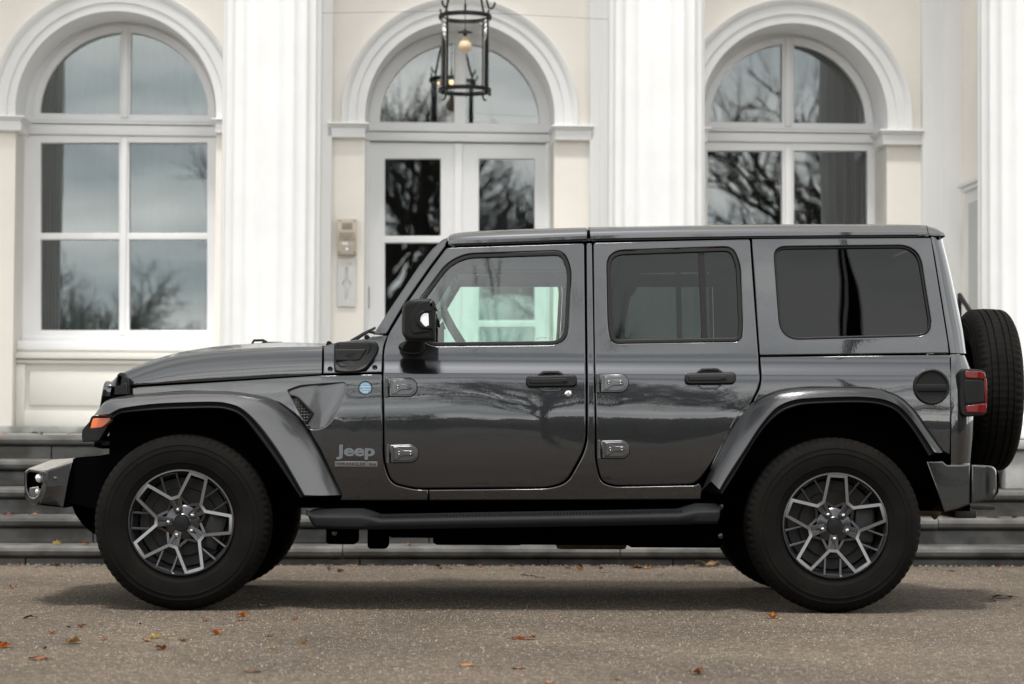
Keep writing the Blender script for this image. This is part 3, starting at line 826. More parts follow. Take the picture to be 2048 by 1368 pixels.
# columns: fluted shafts with base and capital
DCOL = -2.42
def column(uc, rad):
    nf, per = 20, 8; n = nf * per; bm = NB()
    def ring(z, k, fl=1.0):
        out = []
        for i in range(n):
            a = 2 * math.pi * (i + .5 * per) / n; t = (i % per) / per
            q = max(0, math.sin(math.pi * min(1, max(0, (t - .06) / .88)))) ** .8
            rr = rad * k * (1 - .042 * q * fl)
            out.append((uc + rr * math.cos(a), DCOL + rr * math.sin(a), z))
        return out
    zb = FLOOR_Z + .30
    rows = [ring(zb, 1.06, 0), ring(zb + .02, 1.02, 0), ring(zb + .05, 1.0, 0), ring(zb + .07, 1.0, .8), ring(zb + .10, 1.0)] + [ring(zb + .1 + (10.0 - zb) * k / 8, 1 - .004 * k) for k in range(1, 9)]
    grid(bm, rows, closed=True)
    lathe(bm, [(rad * 1.36, .08), (rad * 1.40, .10), (rad * 1.42, .125), (rad * 1.40, .15), (rad * 1.33, .17), (rad * 1.22, .175), (rad * 1.14, .19), (rad * 1.14, .205), (rad * 1.2, .215), (rad * 1.25, .235), (rad * 1.24, .255), (rad * 1.17, .272), (rad * 1.10, .28), (rad * 1.05, .31)], (uc, DCOL, FLOOR_Z), (0, 0, 1), 64)
    box(bm, uc - rad * 1.45, uc + rad * 1.45, DCOL - rad * 1.42, DCOL + rad * 1.45, FLOOR_Z + .002, FLOOR_Z + .08, .006)
    lathe(bm, [(rad * .97, 10.08), (rad * 1.15, 10.15), (rad * 1.3, 10.35), (rad * 1.1, 10.4)], (uc, DCOL, 0), (0, 0, 1), 48)
    box(bm, uc - rad * 1.5, uc + rad * 1.5, DCOL - rad * 1.45, DCOL + rad * 1.5, 10.4, 11.0, .02)
    return bm
for xa, xb in ((-310, -108), (442, 643), (1214, 1409), (1957, 2150)):
    a, bb = B(xa, 400, DCOL)[0], B(xb, 400, DCOL)[0]
    hp('column', column((a + bb) / 2, (bb - a) / 2), M['white'], smooth=40)
# ------------------------------------------------------------------ stone steps
steps = thing('stone_steps', 'worn blue-grey stone steps with rounded nosings running along the house front', 'steps', (0, -4.06, 0), BM)
rs = random.Random(11)
UE = B(2052, 1000, -3.3)[0]
def step_course(z0, z1, d, dback, u0, u1):
    bm = NB(); nz = .068
    box(bm, u0, u1, d + .075, dback, max(-.02, z0 - .01), z1 - nz - .004)          # body behind the facing blocks
    u = u0 + rs.uniform(0, .8)
    prev = u0
    while prev < u1 - .01:
        e = min(u1, u)
        box(bm, prev + .004, e - .004, d + .045, d + .09, max(-.02, z0), z1 - nz - .012, .004)
        prev = e; u += rs.uniform(.75, 1.35)
    prev = u0; u = u0 + rs.uniform(.3, 1.2)
    while prev < u1 - .01:
        e = min(u1, u)
        pr = [(d + .02, z1 - nz), (d + .006, z1 - nz + .012), (d, z1 - nz / 2), (d + .006, z1 - .014), (d + .02, z1 - .003), (d + .04, z1), (dback, z1 - .001), (dback, z1 - nz)]
        jit = rs.uniform(-.003, .003)
        rows = [[(x, q[0], q[1] + jit) for q in pr] for x in (prev + .003, e - .003)]
        vr = grid(bm, rows, closed=True); cap(bm, vr[0]); cap(bm, vr[1], flip=True)
        prev = e; u += rs.uniform(1.1, 1.9)
    return bm
zt = [.122, .290, .462, .632, FLOOR_Z]
dd = [-4.06, -3.74, -3.42, -3.10, -2.79]
for k in range(5):
    mk('step', step_course(zt[k - 1] if k else -.02, zt[k], dd[k], dd[k] + .5 if k < 4 else dd[k] + .1, -15, 7.5 if k < 3 else UE - .12), M['stone'], steps, smooth=30)
bm = NB()
u0 = B(2009, 900, -3.12)[0]
box(bm, u0, u0 + 2, -3.14, -2.2, zt[2] + .002, FLOOR_Z - .07, .01)
box(bm, u0 - .03, u0 + 2, -3.19, -2.1, FLOOR_Z - .068, FLOOR_Z - .004, .012)
mk('side_block', bm, M['marble'], steps)
# grit along the foot of the steps
bm = NB(); rg = random.Random(3)
for i in range(900):
    u = rg.uniform(-4.6, 4.9); s = rg.uniform(.003, .009)
    q = bmesh.ops.create_icosphere(bm, subdivisions=1, radius=s, matrix=Matrix.Translation((u, -4.02 - abs(rg.gauss(0, .035)), s * .5)) @ Matrix.Diagonal((1, 1, .7, 1)))
mk('gravel', bm, M['grit'], frame=BM, origin=(0, -4.05, 0), smooth=0, kind='stuff', label='loose grit and gravel along the foot of the stone steps', cat='gravel')
# ------------------------------------------------------------------ handrail beside the spare wheel
hr = thing('handrail', 'thin dark metal handrail sloping down the steps behind the spare tyre', 'handrail', (B(1921, 600, -2.5)[0], -2.5, FLOOR_Z), BM)
ua, za = B(1919, 590, -2.5); ub, zb_ = B(2048, 790, -4.4)
uu = (ua + ub) / 2
bm = NB()
pa, pb = Vector((ua, -2.5, za)), Vector((ub, -4.4, zb_)); pe = pb + (pb - pa) * .12
tube(bm, [pa, pb, pe], .017, 10)
mk('rail', bm, M['black'], hr)
for q, zz in ((pa, FLOOR_Z), (pe, 0.0)):
    bm = NB(); tube(bm, [(q.x, q.y, zz), (q.x, q.y, q.z)], .015, 10); lathe(bm, [(.05, 0), (.05, .012), (.02, .016)], (q.x, q.y, zz), (0, 0, 1), 16, caps=(True, True))
    mk('post', bm, M['black'], hr)
# ------------------------------------------------------------------ hanging lantern
DL = -1.1
lc = B(930, 100, DL); ru = dpx(52, DL)
z_top, z_bot = B(930, 34, DL)[1], B(930, 181, DL)[1]
lan = thing('hanging_lantern', 'cylindrical glass lantern in a black iron frame hanging before the double door', 'lantern', (lc[0], DL, z_bot - .05), BM)
C0 = Vector((lc[0], DL, 0))
bm = NB()
for z, t in ((z_top, .03), (z_bot, .03)):
    lathe(bm, [(ru - .012, -t/2), (ru + .004, -t/2), (ru + .006, 0), (ru + .004, t/2), (ru - .012, t/2), (ru - .012, -t/2)], C0 + Vector((0, 0, z)), (0, 0, 1), 48)
for k in range(4):
    a = R((-33, -134, 44, 135)[k]); q = C0 + Vector((math.cos(a) * (ru + .002), math.sin(a) * (ru + .002), 0))
    o = Vector((math.cos(a), math.sin(a), 0))
    tube(bm, [q + Vector((0, 0, z_bot - .02)), q + Vector((0, 0, z_top + .02))], .0074, 8)
    tube(bm, [q + Vector((0, 0, z_bot)), q + Vector((0, 0, z_bot - .035)) + o * .004, q + Vector((0, 0, z_bot - .05)) + o * .018, q + Vector((0, 0, z_bot - .046)) + o * .034], .007, 6)
    hk = [q + o * .062 + Vector((0, 0, z_top + .088)), q + o * .056 + Vector((0, 0, z_top + .062)), q + o * .034 + Vector((0, 0, z_top + .042)), q + o * .010 + Vector((0, 0, z_top + .05)), q - o * .004 + Vector((0, 0, z_top + .09)), q - o * .03 + Vector((0, 0, z_top + .19)), q - o * .075 + Vector((0, 0, z_top + .33)), C0 + o * .02 + Vector((0, 0, z_top + .46))]
    tube(bm, hk, .008, 8)
lathe(bm, [(.03, .44), (.035, .47), (.012, .50)], C0 + Vector((0, 0, z_top)), (0, 0, 1), 16, caps=(True, True))
mk('lantern_frame', bm, M['black'], lan)
bm = NB()
lathe(bm, [(ru - .014, z_bot), (ru - .014, z_top - .0)], C0, (0, 0, 1), 64)
mk('glass_cylinder', bm, M['lglass'], lan, smooth=180)
bm = NB()
tube(bm, [C0 + Vector((0, 0, z_top + .45)), C0 + Vector((0, 0, z_top + .06))], .004, 6); tube(bm, [C0 + Vector((0, 0, z_top + .1)), C0 + Vector((0, 0, z_top + .03))], .009, 8)
zb1 = B(930, 62, DL)[1]
tube(bm, [C0 + Vector((0, 0, z_top + .05)), C0 + Vector((0, 0, zb1))], .003, 6)
lathe(bm, [(.004, .03), (.018, .016), (.056, .004), (.058, 0), (.016, -.002), (.016, -.045), (.012, -.05)], C0 + Vector((0, 0, zb1 - .012)), (0, 0, 1), 24)
mk('lamp_holder', bm, M['black'], lan)
bm = NB()
zc = B(930, 93, DL)[1]
ball(bm, C0 + Vector((0, 0, zc)), .051, n=24); lathe(bm, [(.016, .075), (.02, .055), (.034, .036)], C0 + Vector((0, 0, zc)), (0, 0, 1), 20)
mk('bulb', bm, M['bulb'], lan, smooth=180)
bm = NB()
zz = z_top + .48
while zz < 11.0:
    lathe(bm, [(.007, -.02), (.011, 0), (.007, .02)], C0 + Vector((0, 0, zz)), (0, 0, 1), 6); zz += .04
mk('chain', bm, M['black'], lan)
# ------------------------------------------------------------------ lamp inside the hall, seen through the fanlight
hl = thing('hall_lamp', 'lit lamp with two small warm bulbs inside the hall, seen through the fanlight', 'lamp', (B(890, 166, 2.6)[0], 2.6, B(890, 166, 2.6)[1]), BM)
bm = NB(); q0, q1 = B(877, 166, 2.6), B(903, 165, 2.6)
tube(bm, [(q0[0], 2.6, q0[1] + .03), ((q0[0] + q1[0]) / 2, 2.6, q0[1] + .10), (q1[0], 2.6, q1[1] + .03)], .006, 6)
tube(bm, [((q0[0] + q1[0]) / 2, 2.6, q0[1] + .10), ((q0[0] + q1[0]) / 2, 2.6, 4.5)], .006, 6)
mk('lamp_arm', bm, M['black'], hl)
for q, s in ((q0, .011), (q1, .021)):
    bm = NB(); ball(bm, Vector((q[0], 2.6, q[1])), s, n=12); mk('bulb', bm, M['glow'], hl, smooth=180)
# ------------------------------------------------------------------ curtains in the left window
bm = NB(); rows = []
u0, u1 = B(121, 400, .8)[0], B(422, 400, .8)[0]
zt_, zb_ = B(250, 60, .8)[1], B(250, 690, .8)[1]
N = 150
for z in (zb_, zt_):
    rows.append([(u0 + (u1 - u0) * i / N, .80 + .012 * (abs(math.sin(i * math.pi * 15.5 / N)) ** 3) , z) for i in range(N + 1)])
grid(bm, rows)
mk('net_curtain', bm, M['curtain'], frame=BM, origin=((u0 + u1) / 2, .8, zb_), smooth=60, label='pale pleated net curtain behind the panes of the left arched window', cat='curtain')
bm = NB()
rows = []
e = [(397, 285), (402, 360), (406, 372), (411, 420), (413, 520), (408, 600), (405, 662)]
for px, py in e:
    q = B(px, py, .72); q2 = B(440, py, .72)
    rows.append([(q[0] + (q2[0] - q[0]) * i / 10, .72 + .015 * math.sin(i * 2.1), q[1]) for i in range(11)])
grid(bm, rows, flip=True)
mk('drape', bm, M['drape'], frame=BM, origin=(rows[-1][0][0], .72, rows[-1][0][2]), smooth=80, label='dark tied-back drape at the right edge inside the left arched window', cat='drape')
for xa, xb, lb in ((66, 119, 'dark pleated drape hanging at the left edge inside the left arched window'), (1688, 1745, 'dark pleated drape hanging at the right edge inside the right arched window')):
    bm = NB(); q0, q1 = B(xa, 400, .7)[0], B(xb, 400, .7)[0]
    grid(bm, [[(q0 + (q1 - q0) * i / 60, .70 + .02 * math.sin(i * .95), z) for i in range(61)] for z in (FLOOR_Z + .2, B(250, 40, .7)[1])])
    mk('drape', bm, M['drape'], frame=BM, origin=(q0, .7, FLOOR_Z + .2), smooth=180, label=lb, cat='drape')
# ------------------------------------------------------------------ door station and key plate
q0, q1 = B(674, 509, -.06), B(714, 438, -.06)
st = thing('intercom', 'beige metal intercom panel with speaker grille on the wall left of the double door', 'intercom', (q0[0], 0, q0[1]), BM)
w_, h_ = q1[0] - q0[0], q1[1] - q0[1]
bm = NB(); box(bm, q0[0], q1[0], -.06, .0, q0[1], q1[1], .008); mk('housing', bm, M['beige'], st)
for i in (.12, .88):
    for j in (.06, .95):
        bm = NB(); lathe(bm, [(.006, 0), (.005, .003)], (q0[0] + w_ * i, -.06, q0[1] + h_ * j), (0, -1, 0), 10, caps=(False, True)); mk('screw', bm, M['iron'], st)
bm = NB()
box(bm, q0[0] + w_ * .22, q0[0] + w_ * .78, -.0615, -.055, q0[1] + h_ * .70, q0[1] + h_ * .90, .001)
for i in range(8):
    for j in range(6): box(bm, q0[0] + w_ * (.27 + .06 * i), q0[0] + w_ * (.30 + .06 * i), -.0622, -.0605, q0[1] + h_ * (.72 + .028 * j), q0[1] + h_ * (.735 + .028 * j), mi=1)
mk('speaker_grille', bm, [M['beige_dk'], M['text']], st)
bm = NB(); box(bm, q0[0] + w_ * .08, q0[0] + w_ * .92, -.0615, -.055, q0[1] + h_ * .38, q0[1] + h_ * .64, .001)
rw = random.Random(2)
for j, (a, bb) in enumerate(((.14, .8), (.14, .76), (.32, .62))):
    x = a
    while x < bb:
        ww = rw.uniform(.02, .045); box(bm, q0[0] + w_ * x, q0[0] + w_ * min(bb, x + ww), -.0622, -.0605, q0[1] + h_ * (.56 - .075 * j), q0[1] + h_ * (.59 - .075 * j), mi=1); x += ww + .016
mk('name_plate', bm, [M['beige_dk'], M['text']], st)
bm = NB(); box(bm, q0[0] + w_ * .26, q0[0] + w_ * .56, -.063, -.055, q0[1] + h_ * .27, q0[1] + h_ * .34, .001); mk('name_slot', bm, M['white'], st)
bm = NB(); lathe(bm, [(.009, 0), (.007, .006)], (q0[0] + w_ * .72, -.06, q0[1] + h_ * .305), (0, -1, 0), 14, caps=(False, True)); mk('button', bm, M['chrome'], st)
bm = NB(); lathe(bm, [(.008, 0), (.006, .004)], (q0[0] + w_ * .5, -.06, q0[1] + h_ * .155), (0, -1, 0), 14, caps=(False, True)); mk('button', bm, M['led'], st)
q0, q1 = B(674, 613, -.02), B(712, 518, -.02)
kp = thing('number_plate', 'pale steel plate with keyhole-shaped cut-out below the intercom', 'plate', (q0[0], 0, q0[1]), BM)
w_, h_ = q1[0] - q0[0], q1[1] - q0[1]
cu, cz = q0[0] + w_ * .5, q0[1] + h_ * .47
key = [(cu - w_ * .07, q0[1] + h_ * .14), (cu + w_ * .07, q0[1] + h_ * .14), (cu + w_ * .07, cz - w_ * .22)] + arc((cu, cz), w_ * .24, -70, 70, 12) + [(cu + w_ * .07, q0[1] + h_ * .80)] + arc((cu, q0[1] + h_ * .80), w_ * .07, 0, 180, 8) + arc((cu, cz), w_ * .24, 110, 250, 12)
bm = NB(); plate(bm, [(q0[0], q0[1]), (q1[0], q0[1]), (q1[0], q1[1]), (q0[0], q1[1])], [key], -.02, -.002, bev=.002)
mk('plate_face', bm, M['steel'], kp)
bm = fill2([key])
for v in bm.verts: v.co.y = -.006
mk('recess', bm, M['steel'], kp, smooth=0)
bm = fit_text('158', q0[0] + w_ * .27, q0[0] + w_ * .75, q0[1] + h_ * .865, q0[1] + h_ * .945, -.0212, .001)
mk('lettering', bm, M['pink'], kp, smooth=0)
# ------------------------------------------------------------------ thin wire across the portico
bm = NB(); wa, wb = B(600, 27, -2.0), B(1240, 40, -2.0)
mid = B(900, 22, -2.0)
tube(bm, [(wa[0], -2.0, wa[1]), (mid[0], -2.0, mid[1]), (wb[0], -2.0, wb[1])], .0012, 5)
mk('wire', bm, M['iron'], frame=BM, origin=(wa[0], -2.0, wa[1]), label='thin wire stretched between the two middle fluted columns above the lantern', cat='wire')
# ------------------------------------------------------------------ the car: side surface, traced outlines
car = thing('off_road_car', 'dark grey boxy four-door off-road car with spare tyre on its tail, before the steps', 'car', (0.07, 0, 0))
_S = pchip([(.40, .758), (.55, .780), (.72, .794), (.88, .7955), (1.0, .7905), (1.07, .784), (1.094, .7795), (1.106, .774), (1.15, .7515), (1.164, .746), (1.20, .7405), (1.3, .730), (1.85, .678)])
def S(x, z):
    t = max(0.0, -0.80 - x)
    return _S(z) - .105 * t - .02 * t * t
def side(x, z): return -S(x, z)
ZS = [.45 + .05 * i for i in range(28)] + [1.06, 1.075, 1.085, 1.092, 1.098, 1.104, 1.112, 1.125, 1.14, 1.152, 1.16, 1.167, 1.175, 1.19]
ZS = sorted(set(round(z, 4) for z in ZS))
XS = [-1.7 + .1 * i for i in range(10)]
def tr(pts, fn=side): return [tuple((lambda q: (q.x, q.z))(Pf(p[0], p[1], fn))) + ((p[2] / 430.0,) if len(p) > 2 else ()) for p in pts]
def rp(pts, rad=8, fn=side, n=5): return roundpoly([(p[0], p[1], p[2] if len(p) > 2 else rad / 430.0) for p in tr(pts, fn)], n=n, mn=.0085)
def cp(name, bm, mats, parent=None, **k): return mk(name, bm, mats, parent=parent or car, **k)
def mirror(bm):
    for v in bm.verts: v.co.y = -v.co.y
    bmesh.ops.reverse_faces(bm, faces=bm.faces[:])
# doors -----------------------------------------------------------
D1 = [(769, 910), (766.5, 745, 2), (767.5, 700, 12), (777, 668, 12), (816, 603, 4), (862, 537, 4), (893, 495.5, 5), (1168.5, 486.5, 5), (1171, 719, 4), (1171.5, 892, 28), (1132, 963, 34), (1098, 974.5, 20), (832, 976.5, 20), (783, 966, 34), (770.5, 925, 20)]
W1 = [(839, 600, 10), (893, 527, 24), (930, 508, 24), (1128, 501.5, 34), (1143.5, 540, 30), (1136, 690, 38), (862, 693, 26), (833, 672, 22)]
D2 = [(1187, 485.5, 5), (1500, 478, 5), (1517, 715, 4), (1520, 770, 26), (1503, 803, 20), (1412, 942, 24), (1390, 968, 26), (1228, 971, 26), (1203, 962, 26), (1193.5, 925, 22), (1190, 745, 4)]
W2 = [(1212.5, 502, 36), (1466, 493.5, 40), (1481, 530, 30), (1486, 650, 20), (1483.5, 683.5, 34), (1222, 688, 36), (1215.5, 650, 20)]
HT = [(1503.5, 477.5, 3), (1862, 475, 3), (1899.5, 706.5, 3), (1519.5, 711, 3)]
W3 = [(1546.5, 493.5, 26), (1838, 490.5, 44), (1867, 672, 36), (1560, 680.5, 44)]
DEPTH = 0.055
def window_set(parent, outer, m, glass, seal_w, recess=.004, bars=None):
    o = roundpoly([(p[0], p[1], p[2]) for p in tr(outer)], n=7)
    o2 = inset(o, .0015); i2 = inset(o2, seal_w)
    bm = NB(); panel(bm, o2, [i2], side, m, lip=.005, depth=.02, off=recess, zs=ZS)
    if bars:
        bp = tr(bars); panel(bm, inset(bp, 0), [], side, m, lip=.004, depth=.02, off=recess + .008, zs=ZS)
    cp('window_seal', bm, M['seal'], parent, smooth=180)
    bm = NB(); panel(bm, inset(o2, seal_w - .006), [], side, m, lip=0, off=recess + .014, zs=ZS)
    cp('window_pane', bm, M[glass], parent, smooth=180)
    return o
def inner_trim(bm, outer, hole, m):
    panel(bm, inset(outer, .012), [inset(hole, -.004)], side, m, lip=.004, depth=.008, off=DEPTH, zs=ZS[::3], mi=1)
HINGE = [(779, 757.5, 3), (823, 756.5, 8), (833.5, 766, 6), (833.5, 783, 6), (824, 792.5, 8), (779, 792.5, 3)]
BOW = [(786, 762), (792, 762), (802, 768.4), (825, 768.4), (825, 779), (802, 779), (792, 787), (786, 787)]
def shift(p, dx, dy): return [(q[0] + dx, q[1] + dy) + tuple(q[2:]) for q in p]
def offs(d): return lambda x, z: side(x, z) - d
def hinge(parent, dx, dy):
    bm = NB()
    panel(bm, inset(rp(shift(HINGE, dx, dy)), -.0035), [], offs(.003), -1, lip=.002, depth=.006, mi=1)  # black backing rim stands in for the shade round the hinge plate
    panel(bm, rp(shift(HINGE, dx, dy)), [], offs(.013), -1, lip=.004, depth=.02)
    panel(bm, rp(shift([(784, 760, 2), (822, 759.5, 7), (830, 768, 5), (830, 781.5, 5), (821, 789.5, 7), (783, 789.5, 2)], dx, dy)), [], offs(.019), -1, lip=.0035, depth=.010)
    panel(bm, rp(shift(BOW, dx, dy)), [], offs(.027), -1, lip=.003, depth=.012)
    for bx in (795.5, 818.5):
        q = Pf(bx + dx, 773.6 + dy, offs(.027)); lathe(bm, [(.0085, 0), (.0085, .003), (.0062, .0045), (.004, .003), (.0035, -.002)], q, (0, -1, 0), 14)
    q0, q1 = Pf(773 + dx, 794 + dy, offs(.012)), Pf(773 + dx, 756 + dy, offs(.012))
    lathe(bm, [(.006, 0), (.0095, .002), (.0095, .042), (.0075, .044), (.0095, .046), (.0095, q1.z - q0.z - .002), (.006, q1.z - q0.z)], q0, (0, 0, 1), 14, caps=(True, True))
    box(bm, q0.x, q0.x + .018, q0.y - .002, q0.y + .016, q0.z + .044, q1.z - .004, .003)
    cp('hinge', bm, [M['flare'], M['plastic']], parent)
def door_handle(parent, dx, dy):
    bm = NB()
    q3 = lambda px, py, d: Pf(px + dx, py + dy, offs(d))
    panel(bm, rp(shift([(1078, 758), (1078, 776, 7), (1087, 783, 7), (1116, 783, 7), (1126, 776, 7), (1126, 758)], dx, dy)), [], offs(.0015), -1, lip=.003, depth=.004, mi=1)
    tube(bm, [q3(1077, 768, .004), q3(1080, 776, .004), q3(1087, 782, .004), q3(1116, 782, .004), q3(1123, 776, .004), q3(1126, 768, .004)], .0042, 8, 1)
    tube(bm, [q3(1076, 758, .014), q3(1079, 751, .016), q3(1087, 745.5, .017), q3(1102, 744.8, .017), q3(1117, 745.5, .017), q3(1125, 751, .016), q3(1129, 758, .014)], .0085, 8)
    panel(bm, rp(shift([(1051.5, 751.5, 11), (1154, 749.5, 11), (1154, 773, 11), (1051.5, 774.5, 11)], dx, dy), n=8), [], offs(.028), -1, lip=.011, depth=.034)
    panel(bm, rp(shift([(1058, 757.5, 4), (1135, 756.5, 4), (1135, 766, 4), (1058, 767, 4)], dx, dy)), [], offs(.033), -1, lip=.004, depth=.006)
    box(bm, q3(1124, 762, .033).x, q3(1133, 762, .033).x, q3(1124, 762, .035).y, q3(1124, 762, .03).y, q3(1124, 764, .03).z, q3(1124, 760, .03).z, .002)
    cp('door_handle', bm, [M['plastic'], M['paint']], parent)
for m in (-1, 1):
    for nm, D, W, gl, sw in (('front', D1, W1, 'gclear', .0185), ('rear', D2, W2, 'gtint', .0185)):
        o = rp(D); h = roundpoly([(p[0], p[1], p[2]) for p in tr(W)], n=7)
        bm = NB(); panel(bm, o, [h], side, m, lip=.0065, depth=.05, zs=ZS)
        inner_trim(bm, o, h, m)
        dr = cp('door', bm, [M['paint'], M['cabin']], smooth=180)
        window_set(dr, W, m, gl, sw, bars=None if nm == 'front' else [(1396.5, 500), (1408.5, 500), (1416, 682), (1404, 682)])
        if m < 0:
            if nm == 'front':
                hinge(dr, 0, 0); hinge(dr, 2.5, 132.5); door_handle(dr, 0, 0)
                bm = NB(); q = Pf(1136.5, 787, side); lathe(bm, [(.019, -.004), (.0175, .004), (.014, .0075), (.006, .0085), (.005, .006)], q, (0, -1, 0), 24, caps=(False, True)); cp('lock', bm, M['chrome'], dr)
            else:
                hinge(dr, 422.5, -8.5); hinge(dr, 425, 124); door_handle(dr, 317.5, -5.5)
# faint maker's marks etched on the front pane
bm = NB()
for k, (a, c_) in enumerate([(1073, 678), (1077, 676.5), (1082, 676), (1087, 675.8), (1091, 676.2), (1098, 676.5)]):
    q = Pf(a, c_, offs(-.012)); box(bm, q.x, q.x + .006, q.y - .0006, q.y, q.z, q.z + .003)
cp('etched_mark', bm, M['text'])
# body side: cowl, fender, rocker with centre pillar, rear quarter ----------------
body = None
SCOOP = [(574, 781, 4), (600, 771, 10), (640, 768, 8), (691, 765, 5), (687, 799, 40), (667, 838, 40), (648, 857, 24), (622, 860, 6), (604, 836, 4)]
COWL = [(646.5, 692, 4), (668, 686, 4), (735, 676.5, 4), (747, 672, 4), (775, 671, 3), (765.5, 700, 12), (764, 744.5, 3), (646.5, 747.5, 3)]
FEND = [(262, 775, 2), (450, 763.5, 40), (642, 751, 3), (764, 748, 3), (766, 905, 3), (768, 930, 20), (781, 968, 34), (832, 979.5, 20), (856, 979.5, 2), (856, 1001, 2), (680, 1001, 2), (684, 990, 4), (640, 897, 4), (612, 853, 4), (590, 828, 4), (560, 806, 10), (515, 793, 20), (467, 785, 20), (371, 783, 20), (262, 792, 4)]
ROCK = [(858, 979.5, 2), (1098, 977.5, 20), (1136, 966, 34), (1175, 895, 28), (1174.5, 700, 2), (1173, 487, 2), (1184, 486.5, 2), (1187.5, 700, 2), (1190.5, 925, 22), (1201, 965, 26), (1228, 974, 26), (1390, 971, 10), (1398, 966, 8), (1404, 976, 4), (1402, 999, 3), (858, 1001, 2)]
QUAR = [(1520.5, 714, 3), (1900, 709.5, 3), (1900, 909, 3), (1886, 903, 4), (1855, 859, 8), (1829, 822, 12), (1800, 795, 14), (1774, 784, 12), (1738, 776, 12), (1614, 775, 20), (1563, 780, 20), (1533, 791, 14), (1504, 808, 14), (1475, 835, 10), (1404, 962, 6), (1396, 966, 4), (1415, 942, 22), (1506, 803, 20), (1523.5, 770, 26)]
APIL = [(746, 669, 3), (786, 609, 4), (829, 545, 10), (862, 501, 12), (886, 478, 10), (896, 474.5, 4), (891, 494, 4), (860, 534.5, 4), (814, 601, 4), (776, 665, 8), (773, 669, 4)]
def vent_depth(x, z):
    q = CAM_LOC + Vector((0, 0, 0))
    # depth grows from the rear curve of the scoop towards its front edge
    zz = max(0, min(1, (z - SC0) / (SC1 - SC0)))
    xr = SCX0 + (SCX1 - SCX0) * zz ** .75
    t = max(0.0, min(1.0, (xr - x) / .15)); return .020 * t * t * (3 - 2 * t)
_a, _b = Pf(648, 858, side), Pf(691, 766, side)
SC0, SC1, SCX0, SCX1 = _a.z, _b.z, _a.x, _b.x
for m in (-1, 1):
    bm = NB()
    panel(bm, rp(COWL), [], side, m, lip=.0055, depth=.03, zs=ZS, xs=XS)
    sco = rp(SCOOP)
    panel(bm, rp(FEND), [inset(sco, .002)], side, m, lip=.0065, depth=.03, zs=ZS, xs=XS)
    hgrid(bm, inset(sco, -.003), lambda x, z: side(x, z) + .0035 + vent_depth(x, z), m, mi=2)
    panel(bm, rp(ROCK), [], side, m, lip=.006, depth=.03, zs=ZS)
    panel(bm, rp(QUAR), [], side, m, lip=.0065, depth=.03, zs=ZS)
    panel(bm, rp(APIL), [], side, m, lip=.008, depth=.10, zs=ZS)
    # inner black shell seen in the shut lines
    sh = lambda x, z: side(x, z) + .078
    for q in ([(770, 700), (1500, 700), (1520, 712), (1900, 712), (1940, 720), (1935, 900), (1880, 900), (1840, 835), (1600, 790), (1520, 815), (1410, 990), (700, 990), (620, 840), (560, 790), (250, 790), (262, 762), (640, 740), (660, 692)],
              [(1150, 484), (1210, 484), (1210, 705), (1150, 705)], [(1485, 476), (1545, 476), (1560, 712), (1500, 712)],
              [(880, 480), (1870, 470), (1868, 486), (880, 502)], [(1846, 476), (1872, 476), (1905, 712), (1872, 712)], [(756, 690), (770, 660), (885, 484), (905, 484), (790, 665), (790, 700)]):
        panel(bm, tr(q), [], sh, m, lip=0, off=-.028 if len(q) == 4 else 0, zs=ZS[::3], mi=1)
    cp('body_side', bm, [M['paint'], M['liner'], M['flare']], smooth=180)
    bm = NB()
    vt = rp([(569, 790, 4), (592, 792, 8), (625, 827, 3), (611, 848, 4), (596, 828, 6)])
    vp = [(p[0], m * -side(p[0], p[1]) + (m * -.012), p[1]) for p in vt]
    tube(bm, vp + vp[:2], .0048, 8, 1, caps=False)
    hgrid(bm, vt, lambda x, z: side(x, z) + .015, m, grow=0)
    cp('fender_vent', bm, [M['vent'], M['plastic']], smooth=60)
# hardtop side with quarter window
for m in (-1, 1):
    h = roundpoly([(p[0], p[1], p[2]) for p in tr(W3)], n=8)
    bm = NB(); panel(bm, rp(HT), [h], side, m, lip=.0065, depth=.05, zs=ZS)
    inner_trim(bm, rp(HT), h, m)
    ht = cp('hardtop_side', bm, [M['paint'], M['cabin']], smooth=180)
    window_set(ht, W3, m, 'gdark', .009, recess=.006)
# rear corner and tail: stacked plan curves
def tail_rows(levels, n=10, yin=.10):
    rows = []
    for xs_, xe_, py in levels:
        a = Pf(xs_, py, side); e = P(xe_, py, -.70); s = S(a.x, a.z); r = []
        X = e.x - a.x
        for i in range(n + 1):
            t = R(90 * i / n); r.append((a.x + X * math.sin(t) ** 1.0 if X > 0 else a.x, -s + yin * (1 - math.cos(t)), a.z))
        rows.append(r + [(p[0], -p[1], p[2]) for p in r[::-1]])
    return rows
bm = NB()
up = [(1862.3, 1891.5, 470.5), (1862.5, 1893, 474.5), (1864, 1894.5, 484), (1869.5, 1901, 510), (1876, 1910, 550), (1886, 1922, 610), (1894, 1932, 660), (1901, 1937.5, 706)]
grid(bm, tail_rows(up), flip=True)
lo = [(1902, 1935, 710), (1902, 1940, 722), (1902, 1944, 736), (1902, 1946, 780), (1902, 1947, 834), (1902, 1945, 875), (1902, 1942, 905), (1902, 1940, 930)]
grid(bm, tail_rows(lo), flip=True)
box(bm, 2.05, 2.20, -.60, .60, .62, 1.16, mi=1); box(bm, 1.98, 2.06, -.58, .58, 1.16, 1.62, mi=1)
tl = cp('tail', bm, [M['paint'], M['liner']], smooth=50)
bm = NB(); a = P(1902, 515, -.70); b_ = P(1931, 655, -.70)
grid(bm, [[(b_.x - .03, -.5, b_.z), (b_.x - .03, .5, b_.z)], [(a.x - .03, -.5, a.z), (a.x - .03, .5, a.z)]])
cp('rear_window', bm, M['gdark'], tl)
